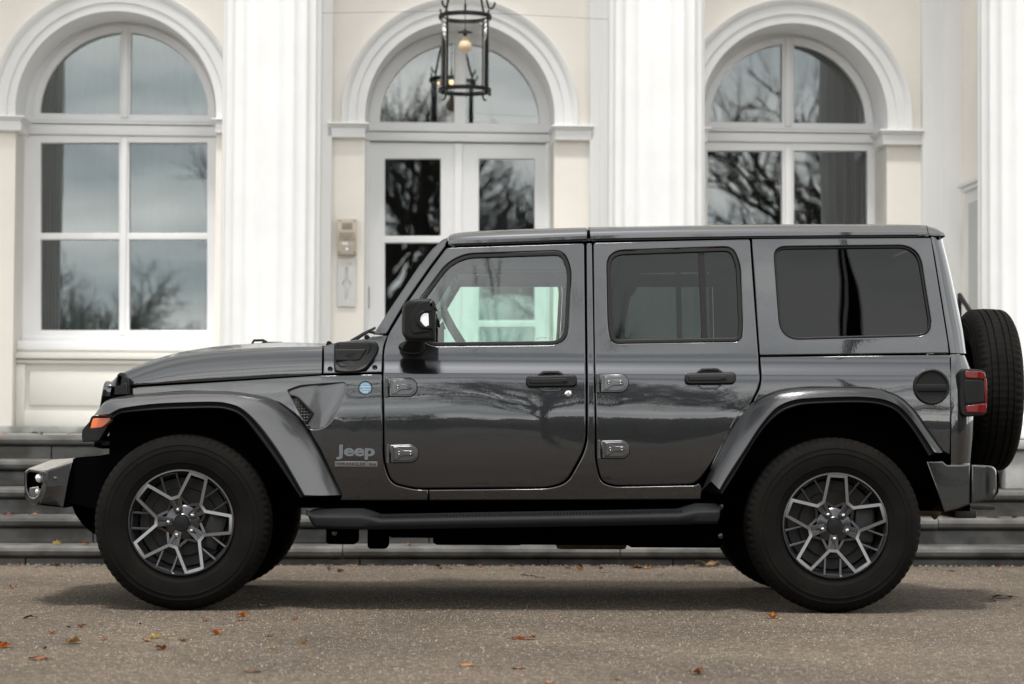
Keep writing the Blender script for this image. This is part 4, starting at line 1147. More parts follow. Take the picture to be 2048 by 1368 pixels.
# roof ------------------------------------------------------------
def roof(stations, flip=False):
    bm = NB(); rows = []
    for px, pt, pb in stations:
        t = P(px, pt, -.58); b = Pf(px, pb, side); s = S(b.x, b.z); x = b.x; zt_, zb_ = t.z, b.z
        h = zt_ - zb_
        prof = [(-s + .03, zb_ + .004), (-s - .004, zb_ + .002), (-s - .008, zb_ + .006), (-s - .007, zb_ + h * .30), (-s - .001, zb_ + h * .36), (-s + .006, zb_ + h * .55), (-s + .02, zb_ + h * .78), (-s + .045, zb_ + h * .94), (-s + .09, zt_ + .003), (-s + .2, zt_ + .014), (-s + .4, zt_ + .026), (0, zt_ + .032)]
        rows.append([(x, p[0], p[1]) for p in prof] + [(x, -p[0], p[1]) for p in prof[-2::-1]])
    grid(bm, rows, flip=True)
    e0 = [Vector(p) for p in rows[0]]; e1 = [Vector(p) for p in rows[-1]]
    for e, dx in ((e0, .02), (e1, -.02)):
        pass
    return bm, rows
def close_end(bm, row, dx, flip):
    a = [bm.verts.new(p) for p in row]; c = [bm.verts.new((p[0] + dx, p[1] * .985, p[2] - .012)) for p in row]
    for i in range(len(row) - 1):
        q = [a[i], a[i + 1], c[i + 1], c[i]]
        face(bm, q[::-1] if flip else q)
r1 = [(896.5, 473.5, 491), (899, 471.8, 490.6), (905, 469.8, 490.2), (916, 467.6, 489.6), (935, 465.8, 489), (957, 464.4, 488.3), (1000, 462.3, 487), (1050, 460.4, 485.2), (1110, 458.4, 483), (1173.5, 456.6, 480.5)]
r2 = [(1180.5, 456.2, 480.3), (1250, 454.6, 478.6), (1350, 452.8, 476.8), (1500, 451.2, 474.6), (1650, 450.4, 473), (1780, 450.6, 472), (1835, 451.2, 471.8), (1855, 452, 472.2)]
r3 = [(1856.5, 452.2, 472.6), (1866, 454, 474), (1877, 458, 474.5), (1884, 462, 474.5), (1889.5, 467, 474.5)]
bm, rw_ = roof(r1); close_end(bm, rw_[0], .03, False); close_end(bm, rw_[-1], -.02, True); cp('roof', bm, M['paint'], smooth=40)
bm, rw_ = roof(r2); close_end(bm, rw_[0], .02, False); 
b2, rw2 = roof(r3); mp = {v: bm.verts.new(v.co) for v in b2.verts}
for f in b2.faces: face(bm, [mp[v] for v in f.verts])
b2.free(); close_end(bm, rw2[-1], -.02, True)
cp('roof', bm, M['paint'], smooth=40)
bm = NB()
zt_ = P(1300, 462, -.5).z
a, b_ = P(900, 480, -.6), P(1860, 478, -.6)
grid(bm, [[(a.x, -.655, a.z + .0), (a.x, .655, a.z)], [(a.x + .25, -.655, a.z + .018), (a.x + .25, .655, a.z + .018)], [(b_.x, -.65, b_.z), (b_.x, .65, b_.z)]])
cp('headliner', bm, M['lining'], smooth=0)
# drip rail seals
for m in (-1, 1):
    bm = NB(); q = [(898, 492), (1174, 482), (1500, 476), (1838, 474), (1838, 470.5), (1500, 472), (1174, 477), (898, 488)]
    panel(bm, tr(q), [], offs(.001), m, lip=0)
    cp('roof_seal', bm, M['seal'], smooth=0)
# bonnet ----------------------------------------------------------
zg = pchip([(208, 776), (261, 771), (450, 760), (643, 748.5)])
zc = pchip([(214, 772), (232, 757), (258, 745), (300, 731), (343, 719.5), (395, 712), (447, 707), (540, 702), (643, 698.5)])
ztp = pchip([(214, 771), (223, 755), (234, 741.5), (254, 731), (288, 719), (330, 707), (378, 698.6), (447, 690.6), (563, 686), (643, 689)])
bm = NB(); rows = []
for px in [215, 218, 223, 228, 234, 243, 254, 270, 288, 310, 330, 355, 378, 410, 447, 500, 563, 605, 630, 643]:
    g = Pf(px, zg(px), side); x = g.x; w_ = S(x, g.z) - .006
    c_ = P(px, zc(px), -w_ + .02); t = P(px, ztp(px), -.30)
    zc_, zt_ = c_.z, max(t.z, c_.z + .001)
    h = zt_ - zc_
    prof = [(-w_ + .03, g.z), (-w_, g.z), (-w_ - .001, g.z + .006), (-w_ + .006, (g.z + zc_) / 2), (-w_ + .018, zc_ - .006), (-w_ + .026, zc_ + .004), (-w_ + .042, zc_ + min(.016, h * .35)), (-w_ + .075, zc_ + h * .42), (-w_ + .16, zc_ + h * .52), (-w_ + .24, zc_ + h * .60), (-w_ + .30, zc_ + h * .93), (-w_ + .34, zt_), (-.12, zt_ + .008), (0, zt_ + .010)]
    rows.append([(x, p[0], p[1]) for p in prof] + [(x, -p[0], p[1]) for p in prof[-2::-1]])
grid(bm, rows, flip=True)
hood = cp('bonnet', bm, M['paint'], smooth=45)
for s in (-1, 1):   # bump stops on the bonnet
    bm = NB(); a, b_ = P(503, 688, -.34), P(566, 688, -.34)
    tube(bm, [(a.x, s * .34, a.z - .004), (P(508, 681, -.34).x, s * .34, P(508, 681, -.34).z), (P(526, 680.5, -.34).x, s * .34, P(526, 680.5, -.34).z), (P(534, 684.5, -.34).x, s * .34, P(534, 684.5, -.34).z)], .006, 8)
    box(bm, P(524, 684, -.34).x, b_.x, s * .34 - .015, s * .34 + .015, a.z - .01, P(540, 683.5, -.34).z, .005)
    cp('bump_stop', bm, M['plastic'], hood)
for s in (-1, 1):
    bm = NB()
    f = lambda px, py: Pf(px, py, lambda x, z: side(x, z) - .03)
    o = rp([(229, 790, 2), (228, 770, 3), (233, 752, 5), (239, 745, 5), (247, 745, 5), (250, 752, 4), (258, 757, 2), (259.5, 790, 2)], fn=offs(.03))
    hl_ = rp([(235, 772, 3), (236.5, 756, 3), (240, 752.5, 3), (243.5, 754, 3), (241, 771, 3)], fn=offs(.03))
    panel(bm, o, [hl_], offs(.035), s, lip=.006, depth=.06)
    o2 = rp([(243, 772, 4), (249, 764, 4), (255, 768, 4), (256, 790, 2), (242, 790, 2)], fn=offs(.04))
    panel(bm, o2, [], offs(.045), s, lip=.008, depth=.04)
    panel(bm, inset(hl_, -.01), [], lambda x, z: side(x, z) + .015, s, lip=0)
    cp('bonnet_latch', bm, M['plastic'])
# front: grille, lamps, radiator block
bm = NB()
gt, gb = P(214, 770, -.55), P(203, 830, -.55)
tilt = Matrix.Translation((gt.x, 0, gt.z)) @ Matrix.Rotation(math.atan2(gt.x - gb.x, gt.z - gb.z), 4, 'Y')
def gp(y, z): return (y, z)
slots = []
for k in range(7):
    y = (k - 3) * .098
    slots.append(roundpoly([(y - .03, -.27), (y + .03, -.27), (y + .03, -.03), (y - .03, -.03)], .028, 5))
for s in (-1, 1): slots.append([(s * .50 + .10 * math.cos(t * math.pi / 16), -.14 + .10 * math.sin(t * math.pi / 16)) for t in range(32)])
plate(bm, roundpoly([(-.64, -.30), (.64, -.30), (.66, 0.02), (-.66, 0.02)], .05), slots, 0, .04, bev=.008)
for v in bm.verts: v.co = tilt @ Vector((v.co.y, v.co.x, v.co.z))
bmesh.ops.reverse_faces(bm, faces=bm.faces[:])
box(bm, gt.x + .06, -.85, -.62, .62, .72, 1.05, mi=1)
cp('grille', bm, [M['paint'], M['liner']])
for s in (-1, 1):
    bm = NB(); q = tilt @ Vector((.07, s * .50, -.14)); lathe(bm, [(.10, 0), (.085, .018), (.05, .03), (.002, .034)], q, (-1, 0, 0), 32); cp('headlight', bm, M['lamp'], smooth=180)
# cowl top, wipers, windscreen
bm = NB()
a, b_ = P(646, 690, -.6), P(748, 668, -.6)
grid(bm, [[(a.x, -.72, a.z - .01), (a.x, .72, a.z - .01)], [(b_.x + .05, -.74, b_.z - .02), (b_.x + .05, .74, b_.z - .02)]])
cp('cowl', bm, M['plastic'], smooth=0)
line = [(752, 663), (792, 603), (835, 541), (866, 499), (888, 479)]
bm = NB(); grid(bm, [[(P(px, py, -.6).x + .012, -S(0, P(px, py, -.6).z) + .03, P(px, py, -.6).z), (P(px, py, -.6).x + .012, S(0, P(px, py, -.6).z) - .03, P(px, py, -.6).z)] for px, py in line])
cp('windscreen', bm, M['gclear'], smooth=180)
bm = NB()
w0, w1, w2 = P(704, 683, -.55), P(727, 668, -.5), P(750, 656, -.42)
tube(bm, [w0, w1, w2], [.012, .009, .006], 8); tube(bm, [Vector((w2.x - .01, -.70, w2.z - .03)), Vector((w2.x + .02, .05, w2.z - .01))], .008, 6)
cp('wiper', bm, M['plastic'])
for px, py in ((658, 687), (733.5, 674.5)):
    bm = NB(); q = P(px, py, -.73)
    lathe(bm, [(.012, -.03), (.012, .004), (.007, .006), (.006, .003)], q, (0, -1, 0), 14, caps=(True, True)); box(bm, q.x - .012, q.x + .012, -.70, -.66, q.z - .03, q.z + .006, .003)
    cp('cowl_bolt', bm, M['plastic'])
for px, py in ((660.5, 737.8), (749.7, 734.8)):
    bm = NB(); q = Pf(px, py, side)
    lathe(bm, [(.0125, -.002), (.0125, .004), (.0095, .0065), (.0055, .0055), (.005, .002)], q, (0, -1, 0), 16, caps=(False, True)); cp('bolt', bm, M['plastic'])
# charge port cover
bm = NB()
k0 = [(668.5, 688, 5), (676, 684, 5), (738, 682, 6), (753.5, 684, 8), (758.5, 694, 8), (756, 706, 8), (733, 737, 8), (719, 743.5, 8), (690, 745.5, 8), (671, 743, 8), (667.5, 733, 5)]
panel(bm, rp(k0), [], offs(.022), -1, lip=.012, depth=.03)
k1 = [(678, 688.5, 3), (739, 687, 5), (742, 697, 8), (724, 727, 8), (710, 732.5, 8), (682, 732.5, 8), (677, 727, 5)]
panel(bm, rp(k1), [], offs(.027), -1, lip=.003, depth=.008)
panel(bm, rp([(671, 699, 2), (733, 698.5, 4), (721, 721, 5), (672, 722, 2)]), [], offs(.036), -1, lip=.007, depth=.012)
bo = inset(rp(k1), -.004); panel(bm, bo, [inset(bo, .0035)], offs(.0245), -1, lip=.001, depth=.004, mi=1)
pl = [(691, 711.5), (697, 708), (707, 706), (712, 705.5), (710, 709), (703, 710), (702, 712.5), (709, 712.5), (706, 715.5), (697, 715)]
panel(bm, tr(pl), [], offs(.0375), -1, lip=.001, depth=.003, mi=1)
cp('charge_port_cover', bm, [M['plastic'], M['trim']])
# badges
bm = NB(); q = Pf(730.8, 776, side)
lathe(bm, [(.0325, -.003), (.0325, .002), (.031, .004), (.0285, .004), (.0285, .0025)], q, (0, -1, 0), 40, mi=1)
lathe(bm, [(.0285, .0025), (.0005, .003)], q, (0, -1, 0), 40)
yy = q.y - .0036
for k in range(7):
    bx = q.x - .019 + k * .0055; box(bm, bx, bx + .0038, yy, yy + .002, q.z + .013 + .004 * math.cos((k - 3) * .4), q.z + .0175 + .004 * math.cos((k - 3) * .4), mi=2)
for k in range(8): box(bm, q.x - .0225 + k * .0058, q.x - .0185 + k * .0058, yy, yy + .002, q.z + .003, q.z + .0095, mi=2)
ridge = [(-.025, -.012), (-.018, -.006), (-.014, -.009), (-.007, -.001), (-.002, -.007), (.004, -.002), (.010, -.008), (.017, -.003), (.025, -.012)]
mb = [(q.x + a_, q.z + c_) for a_, c_ in ridge] ; mb2 = [(q.x + a_, q.z + c_ - .0035) for a_, c_ in ridge]
grid(bm, [[(p[0], yy, p[1]) for p in mb2], [(p[0], yy, p[1]) for p in mb]], 2)
box(bm, q.x - .012, q.x + .012, yy, yy + .002, q.z - .022, q.z - .018, mi=2); box(bm, q.x - .020, q.x + .018, yy, yy + .002, q.z - .0165, q.z - .0145, mi=2)
cp('round_badge', bm, [M['emblem'], M['trim'], M['emblem_lt']], smooth=40)
a, b_ = Pf(672.3, 919, side), Pf(749.8, 889.5, side)
bm = fit_text('Jeep', a.x, b_.x, a.z, b_.z, side(a.x, a.z) - .007, .008, offset=.034)
cp('lettering', bm, M['badge'], smooth=30)
a, b_ = Pf(669.8, 933.4, side), Pf(755, 923, side); yb = side(a.x, a.z) - .005
bm = NB(); box(bm, a.x, b_.x, yb, yb + .008, a.z, b_.z, .002)
dv = a.x + (b_.x - a.x) * .755
box(bm, dv, dv + .0012, yb - .0006, yb + .002, a.z + .001, b_.z - .001, mi=1)
for tx, x0, x1 in (('WRANGLER', .03, .735), ('4xe', .79, .965)):
    tb = fit_text(tx, a.x + (b_.x - a.x) * x0, a.x + (b_.x - a.x) * x1, a.z + .005, b_.z - .0045, yb - .001, .0018, offset=.03)
    merge(bm, tb, 1)
cp('name_badge', bm, [M['badge_bar'], M['badge_dark']], smooth=0)
# fuel cap
bm = NB(); q = Pf(1863, 773.6, offs(.008)); n_ = (0, -1, .03); rr = 36 / 430
lathe(bm, [(rr + .002, -.01), (rr, .006), (rr * .93, .010), (rr * .86, .009), (rr * .82, .003), (rr * .60, .0015), (0.001, .001)], q, n_, 48)
box(bm, q.x - rr * .88, q.x + rr * .84, q.y - .012, q.y + .01, q.z - rr * .28, q.z + rr * .16, .005)
cp('fuel_cap', bm, M['plastic'])
# wheel-arch flares -----------------------------------------------
def curve(pts, n=70):
    s = smoothpoly(pts, 3.0, closed=False)
    L = [0.0]
    for a, b_ in zip(s, s[1:]): L.append(L[-1] + math.dist(a, b_))
    out = []; j = 0
    for i in range(n):
        t = L[-1] * i / (n - 1)
        while j < len(L) - 2 and L[j + 1] < t: j += 1
        k = 0 if L[j+1] == L[j] else (t - L[j]) / (L[j+1] - L[j])
        out.append((s[j][0] + (s[j+1][0] - s[j][0]) * k, s[j][1] + (s[j+1][1] - s[j][1]) * k))
    return out
def lift(c, y): return [P(p[0], p[1], y) for p in c]
def mixc(a, b_, t): return [(p[0] + (q[0] - p[0]) * t, p[1] + (q[1] - p[1]) * t) for p, q in zip(a, b_)]
FL = dict(
 front=dict(Bd=[(190, 829), (207, 806), (222, 797.5), (262, 790), (318, 785.5), (371, 782.5), (430, 781.5), (467, 783), (515, 790), (548, 800), (588, 827), (611, 852), (640, 896), (684, 990)],
            A=[(188, 831), (205, 810), (224, 801), (260, 796.5), (318, 792), (372, 788.5), (430, 787.5), (467, 790), (505, 799), (535, 817), (566, 850), (592, 893), (622, 950), (640, 991)],
            Bb=[(222, 827), (232, 822), (247, 816.5), (309, 808.5), (370, 805.5), (430, 804.5), (457, 808), (481, 817), (508, 841), (536, 876), (567, 921), (607, 990)],
            C=[(226, 836), (236, 829), (250, 825), (309, 820), (370, 817.5), (430, 816.5), (457, 820), (484, 833), (515, 870), (556, 927), (601, 995)]),
 rear=dict(Bd=[(1402, 983), (1430, 921), (1475, 835), (1504, 807.5), (1533, 791), (1563, 780.5), (1614, 775), (1738, 776), (1774, 784), (1800, 795), (1829, 822), (1855, 859), (1887, 904)],
           A=[(1422, 962), (1457, 902.6), (1490, 857), (1519, 822), (1541, 799.5), (1563, 789.5), (1599, 783.5), (1654, 780), (1738, 781), (1772, 788), (1797, 800), (1826, 828), (1852, 866), (1881, 906)],
           Bb=[(1440, 980), (1453, 957), (1490, 900), (1519, 855), (1544.5, 824), (1563, 810), (1587, 801), (1618, 797), (1700, 794), (1745, 796), (1774, 801.5), (1800, 814.5), (1829, 846), (1868, 904)],
           C=[(1444, 988), (1468, 951), (1508, 884), (1535, 848), (1563, 824), (1590, 813), (1618, 808), (1700, 805), (1745, 806.5), (1772, 812.5), (1795, 824.5), (1824, 858), (1858, 912)]))
for m in (-1, 1):
    for nm, f in FL.items():
        Bd, A, Bb, Cc = (curve(f[k]) for k in ('Bd', 'A', 'Bb', 'C'))
        rows = [lift(Bd, -.73), lift(Bd, -.775), lift(mixc(Bd, A, .25), -.81), lift(mixc(Bd, A, .7), -.855), lift(mixc(Bd, A, .95), -.874), lift(mixc(A, Bb, .10), -.885), lift(mixc(A, Bb, .35), -.902), lift(mixc(A, Bb, .65), -.919), lift(mixc(A, Bb, .92), -.932), lift(mixc(A, Bb, 1.0), -.929), lift(mixc(A, Bb, 1.02), -.915)]
        bm = NB(); grid(bm, rows, flip=True)
        lr = [lift(mixc(Bb, Cc, .0), -.917), lift(mixc(Bb, Cc, .15), -.924), lift(mixc(Bb, Cc, .5), -.919), lift(mixc(Bb, Cc, .85), -.926), lift(Cc, -.924), lift(mixc(Bb, Cc, 1.02), -.91), lift(mixc(Bb, Cc, 1.04), -.66)]
        grid(bm, lr, 1, flip=True)
        # end faces
        for i in (0, -1):
            a = [r[i] for r in rows] + [lr[4][i], lr[-1][i]]
            vs = [bm.verts.new(p) for p in a]; cap(bm, vs, 0, flip=(i == 0))
        if m > 0: mirror(bm)
        cp('wheel_arch_flare', bm, [M['flare'], M['trim']], smooth=38)
    # front corner: lamp housing and amber marker
    bm = NB()
    hs = lambda x, z: -.915 + max(0, (-1.62 - x)) * .9
    pl = roundpoly(tr([(163, 872), (164, 860), (188, 832), (224, 826), (229, 836), (213, 857), (198, 882), (165, 884)], hs), .006, 3)
    lens = roundpoly(tr([(179, 858), (185.5, 836), (222.5, 834.5), (223, 841), (205, 855.5)], hs), .008, 3)
    panel(bm, pl, [lens], hs, m, lip=.006, depth=.14, xs=[-1.95 + .02 * i for i in range(15)])
    fl = cp('lamp_housing', bm, M['trim'], smooth=50)
    bm = NB(); panel(bm, inset(lens, .0015), [], lambda x, z: hs(x, z) - .002, m, lip=.005, depth=.03, xs=[-1.95 + .02 * i for i in range(15)])
    cp('marker_light', bm, M['amber'], fl, smooth=50)
# wheels ----------------------------------------------------------
RR = 106.8 / 435.5
TW = .262
def build_wheel():
    bm = NB()
    Y = Vector((0, 1, 0))
    lathe(bm, [(RR * .995, .030), (RR * 1.0, .012), (RR * .985, .005), (RR * .962, .004), (RR * .945, .012), (RR * .93, .026), (RR * .90, .06), (RR * .86, .11), (RR * .86, .22)], (0, 0, 0), Y, 80)
    # hub plate and spokes down to the lug seats (dark)
    lathe(bm, [(.0005, .034), (RR * .15, .034), (RR * .17, .038), (RR * .28, .044), (RR * .325, .052), (RR * .33, .075), (RR * .3, .12), (.001, .12)], (0, 0, 0), Y, 60)
    def pol(r, a): return (r * RR * math.cos(R(a)), r * RR * math.sin(R(a)))
    def bar(a, b_, w0, w1, y0a, y0b, th, mi=0, dst=None):
        dst = dst or bm
        a, b_ = Vector(a), Vector(b_); d = (b_ - a).normalized(); n = Vector((-d.y, d.x))
        ch = .12
        pr = []
        for p, w, y in ((a, w0, y0a), (b_, w1, y0b)):
            w *= RR; c = w * ch
            pr.append([(p.x - n.x * w / 2, y + th, p.y - n.y * w / 2), (p.x - n.x * w / 2, y + c, p.y - n.y * w / 2), (p.x - n.x * (w / 2 - c), y, p.y - n.y * (w / 2 - c)), (p.x + n.x * (w / 2 - c), y, p.y + n.y * (w / 2 - c)), (p.x + n.x * w / 2, y + c, p.y + n.y * w / 2), (p.x + n.x * w / 2, y + th, p.y + n.y * w / 2)])
        vr = grid(dst, pr, mi); cap(dst, vr[0], mi, True); cap(dst, vr[1], mi)
    for k in range(5):
        t = -90 + 72 * k
        for s in (-1, 1):
            bar(pol(.18, t + s * 9), pol(.47, t + s * 9.0), .085, .075, .036, .030, .05)
            # thin secondary spokes, cross bar at the rim
            q = lambda al, la: (RR * (al * math.cos(R(t)) - la * math.sin(R(t))), RR * (al * math.sin(R(t)) + la * math.cos(R(t))))
            bar(q(.60, s * .145), q(.955, s * .150), .036, .042, .034, .022, .04)
            # webs in the pockets
            bar(pol(.47, t + s * 12), pol(.335, t + s * 36), .06, .06, .048, .056, .04)
        bar(pol(.22, t), pol(.46, t), .19, .17, .047, .038, .05)
        bar(q(.945, -.17), q(.945, .17), .05, .05, .022, .022, .04)
    w = mk('wheel', bm, M['rimdark'], smooth=35)
    # machined zigzag band
    pts = []
    for k in range(5):
        t = -90 + 72 * k
        q = lambda al, la: (RR * (al * math.cos(R(t)) - la * math.sin(R(t))), RR * (al * math.sin(R(t)) + la * math.cos(R(t))))
        pts += [(q(.478, -.072), .0285), (q(.478, .072), .0285), (pol(.94, t + 26.4), .006), (pol(.94, t + 45.6), .006)]
    lp = [p[0] for p in pts]; ys = [p[1] for p in pts]
    w2 = .036 * RR
    o, i_ = inset(lp, -w2), inset(lp, w2)
    o2, i2 = inset(lp, -w2 * .78), inset(lp, w2 * .78)
    bm = NB()
    rows = [[(p[0], y + .028, p[1]) for p, y in zip(o, ys)], [(p[0], y + .003, p[1]) for p, y in zip(o, ys)], [(p[0], y, p[1]) for p, y in zip(o2, ys)], [(p[0], y, p[1]) for p, y in zip(i2, ys)], [(p[0], y + .003, p[1]) for p, y in zip(i_, ys)], [(p[0], y + .028, p[1]) for p, y in zip(i_, ys)]]
    vr = grid(bm, rows, 1, closed=True, flip=False)
    for f in bm.faces:
        f.material_index = 0 if all(v in vr[2] or v in vr[3] for v in f.verts) else 1
    bmesh.ops.recalc_face_normals(bm, faces=bm.faces[:])
    mk('spoke_band', bm, [M['alloy'], M['rimdark']], w, smooth=30)
    for k in range(5):
        t = -90 + 72 * k; p = pol(.245, t)
        bm = NB(); lathe(bm, [(.0125, .045), (.0118, .026), (.0105, .018), (.007, .014), (.001, .0125)], (p[0], -.006, p[1]), Y, 6); mk('lug_nut', bm, M['chrome'], w, smooth=25)
    bm = NB(); lathe(bm, [(RR * .15, .04), (RR * .148, .022), (RR * .14, .018), (RR * .125, .0185), (RR * .118, .017), (.001, .0145)], (0, 0, 0), Y, 40); mk('centre_cap', bm, M['plastic'], w, smooth=35)
    # tyre
    half = [(RR * .985, .024), (RR * 1.01, .016), (.262, .010), (.272, .0065), (.2735, .005), (.2765, .004), (.278, .0045), (.285, .003), (.310, .000), (.3285, .000), (.3300, -.002), (.3345, -.002), (.336, .0005), (.352, .003), (.3535, .0015), (.3565, .002), (.358, .0045), (.366, .008), (.378, .015), (.3865, .022), (.394, .031), (.3995, .041), (.4025, .052)]
    tread = [(.4035, .066), (.396, .068), (.396, .074), (.4040, .076), (.4055, .100), (.397, .102), (.397, .110), (.4060, .112), (.4060, .131)]
    prof = half + tread
    prof = prof + [(r, TW - h) for r, h in prof[-2::-1]]
    n = 216; nh = len(half)
    def mod(j, k):
        jj = min(j, len(prof) - 1 - j)
        if 19 <= jj <= 22: return -.0055 if k % 3 == 0 else 0
        if nh <= jj < nh + 9 and k % 3 == 1: return -.003
        return 0
    bm = NB(); lathe(bm, prof, (0, 0, 0), Y, n, mod=mod)
    # raised sidewall rib blocks
    mk('tyre', bm, M['rubber'], w, smooth=28)
    bm = NB()
    lathe(bm, [(.05, .10), (.155, .10), (.158, .103), (.158, .118), (.155, .121), (.05, .121)], (0, 0, 0), Y, 48)
    mk('brake_disc', bm, M['disc'], w, smooth=30)
    bm = NB(); lathe(bm, [(.001, .125), (.205, .125), (.205, .215)], (0, 0, 0), Y, 40); box(bm, .10, .19, .075, .14, -.075, .085, .012)
    mk('brake_caliper', bm, [M['iron']], w)
    return w
w0_ = build_wheel()
FX, FZ = P(361.5, 1050, -.927).x, .4045
RX = P(1671, 1058, -.927).x
spots = [(FX, -1, 20.0), (RX, -1, 2.7), (FX, 1, 20.0), (RX, 1, 40.0)]
def wheel_mat(x, s, rot):
    m = Matrix.Translation((x - .07, s * .927, FZ))
    if s > 0: m = m @ Matrix.Rotation(math.pi, 4, 'Z')
    return m @ Matrix.Rotation(R(-rot), 4, 'Y')
for i, (x, s, rot) in enumerate(spots):
    w = w0_ if i == 0 else copy_tree(w0_)
    w.parent = car; w.matrix_parent_inverse = Matrix(); w.matrix_local = wheel_mat(x, s, -(rot) if s < 0 else rot)
sp = copy_tree(w0_)
sp.name = 'spare_wheel'; sp.parent = car
sx = P(1982, 780, 0).x
sp.matrix_local = Matrix.Translation((sx + TW / 2 - .044 - .07, 0, P(1982, 780, 0).z)) @ Matrix.Rotation(R(90), 4, 'Z') @ Matrix.Rotation(R(15), 4, 'Y') @ Matrix.Diagonal((1, .88, 1, 1))
bm = NB(); lathe(bm, [(.09, 0), (.09, .16)], (2.2, 0, P(1982, 780, 0).z), (1, 0, 0), 24, caps=(True, True)); cp('spare_carrier', bm, M['plastic'])
# tail lamps ------------------------------------------------------
for m in (-1, 1):
    bm = NB()
    ft = lambda x, z: -.80 + max(0, x - 2.26) * .5
    panel(bm, rp([(1921, 742, 5), (1927, 737, 4), (1960, 739, 6), (1972, 743, 6), (1973, 826, 5), (1967, 831, 6), (1932, 834, 6), (1922, 828, 8), (1918.5, 800, 20)], fn=ft), [], ft, m, lip=.010, depth=.14, xs=[2.2 + .02 * i for i in range(8)])
    tl_ = cp('tail_light', bm, M['plastic'], smooth=50)
    for q, mm in (([(1930, 741.5, 3), (1963, 742.5, 4), (1970, 747, 4), (1971.5, 758.5, 2), (1930, 756, 2)], 'red'), ([(1931.5, 811.5, 2), (1973, 806, 2), (1973, 822, 4), (1968, 825.5, 4), (1932.5, 825, 3)], 'red'), ([(1928.5, 759.5, 3), (1967.5, 761.5, 2), (1969, 804, 2), (1929.5, 808.5, 3)], 'plastic'), ([(1969.5, 757, 1), (1972, 757, 1), (1973, 808, 1), (1970.5, 808, 1)], 'red')):
        bm = NB(); panel(bm, rp(q, fn=ft), [], lambda x, z: ft(x, z) - (.006 if mm == 'red' else .005), m, lip=.005, depth=.02, xs=[2.2 + .02 * i for i in range(8)])
        cp('lens' if mm == 'red' else 'lens_cover', bm, M[mm], tl_, smooth=50)
# bumpers ---------------------------------------------------------
bx0, bx1 = P(49, 960, -.50).x, P(91.5, 960, -.80).x
def bf(x, z): return -.80 if x > bx1 else (-.50 - .30 * max(-.1, (x - bx0) / (bx1 - bx0)))
bm = NB()
for m in (-1, 1):
    panel(bm, rp([(92, 941, 3), (145, 925, 3), (140.5, 945, 3), (136, 966, 4), (127, 1015, 3), (78, 1008, 3), (91, 974, 8)], fn=bf), [], bf, m, lip=.006, depth=.1)
    ov = rp([(49.5, 944, 3), (57, 937, 4), (91.5, 942.5, 4), (91, 974, 8), (81, 1000, 6), (72, 1010, 4), (60, 1009, 4), (50, 994, 5)], fn=bf)
    iv = rp([(53, 949, 3), (58, 943, 3), (85, 946.5, 4), (84.5, 970, 8), (77, 990, 6), (68, 997, 4), (60, 994, 4), (53.5, 980, 5)], fn=bf)
    panel(bm, ov, [iv], bf, m, lip=.005, depth=.05)
    t = [P(92, 941, -.80), P(145, 925, -.80), P(146.5, 919, -.77), P(153, 915.5, -.60), P(104, 919.5, -.50), P(58, 936.6, -.56), P(50, 943.5, -.5)]
    if m > 0: t = [Vector((p.x, -p.y, p.z)) for p in t][::-1]
    f = face(bm, [bm.verts.new(p) for p in t])
    u = [P(78, 1008.5, -.78), P(127, 1016, -.79), P(140, 1005, -.5), P(60, 1009, -.5)]
    if m > 0: u = [Vector((p.x, -p.y, p.z)) for p in u][::-1]
    face(bm, [bm.verts.new(p) for p in u][::-1])
pr = [(q.x, q.z) for q in (P(x, y, -.5) for x, y in [(49, 943), (58, 936.6), (104, 919.5), (153, 915.5), (150, 1004), (60, 1009.5), (49, 992)])]
grid(bm, [[(p[0], -.50, p[1]) for p in pr], [(p[0], .50, p[1]) for p in pr]], closed=True)
fb = cp('front_bumper', bm, M['paint'], smooth=35)
for m in (-1, 1):
    bm = NB()
    panel(bm, inset(iv, -.004), [], lambda x, z: bf(x, z) + .055, m, lip=0)
    cp('fog_recess', bm, M['liner'], fb, smooth=0)
    for (cx_, cy_, r_) in ((80, 956, .022), (77, 983, .016)):
        bm = NB(); q = Pf(cx_, cy_, lambda x, z: bf(x, z) + .03); ball(bm, Vector((q.x, q.y * (-m), q.z)) if m > 0 else q, r_, n=14, sq=(1, .7, 1))
        cp('fog_light', bm, M['lamp'], fb, smooth=180)
    bm = NB()
    q = rp([(54, 976, 2), (75, 973, 2), (77, 990, 3), (68, 997, 3), (60, 994, 3), (55, 984, 2)], fn=bf)
    panel(bm, q, [], lambda x, z: bf(x, z) + .014 + .10 * (max(0, z - .53)), m, lip=.003, depth=.03)
    cp('fog_bezel', bm, M['chrome'], fb, smooth=60)
bm = NB()
q = Pf(110.5, 957, bf); lathe(bm, [(.0105, -.001), (.0105, .0015), (.009, .002), (.0085, .0005), (.001, .001)], q, (0, -1, 0), 20, caps=(False, True)); cp('parking_sensor', bm, M['paint'], fb)
bm = NB()
pr = [(q.x, q.z) for q in (P(x, y, -.74) for x, y in [(146, 918), (155, 914.5), (200, 911), (262, 900), (300, 1010), (200, 1020), (146, 1006), (127, 1016), (137, 966)])]
vr = grid(bm, [[(p[0], -.755, p[1]) for p in pr], [(p[0], .755, p[1]) for p in pr]], closed=True); cap(bm, vr[0], flip=False); cap(bm, vr[1], flip=True)
pr = [(q.x, q.z) for q in (P(x, y, -.60) for x, y in [(140, 960), (144, 1007), (152, 1028), (166, 1048), (186, 1066), (215, 1074), (250, 1060), (260, 900)])]
vr = grid(bm, [[(p[0], -.62, p[1]) for p in pr], [(p[0], .62, p[1]) for p in pr]], closed=True); cap(bm, vr[0]); cap(bm, vr[1], flip=True)
bmesh.ops.recalc_face_normals(bm, faces=bm.faces[:])
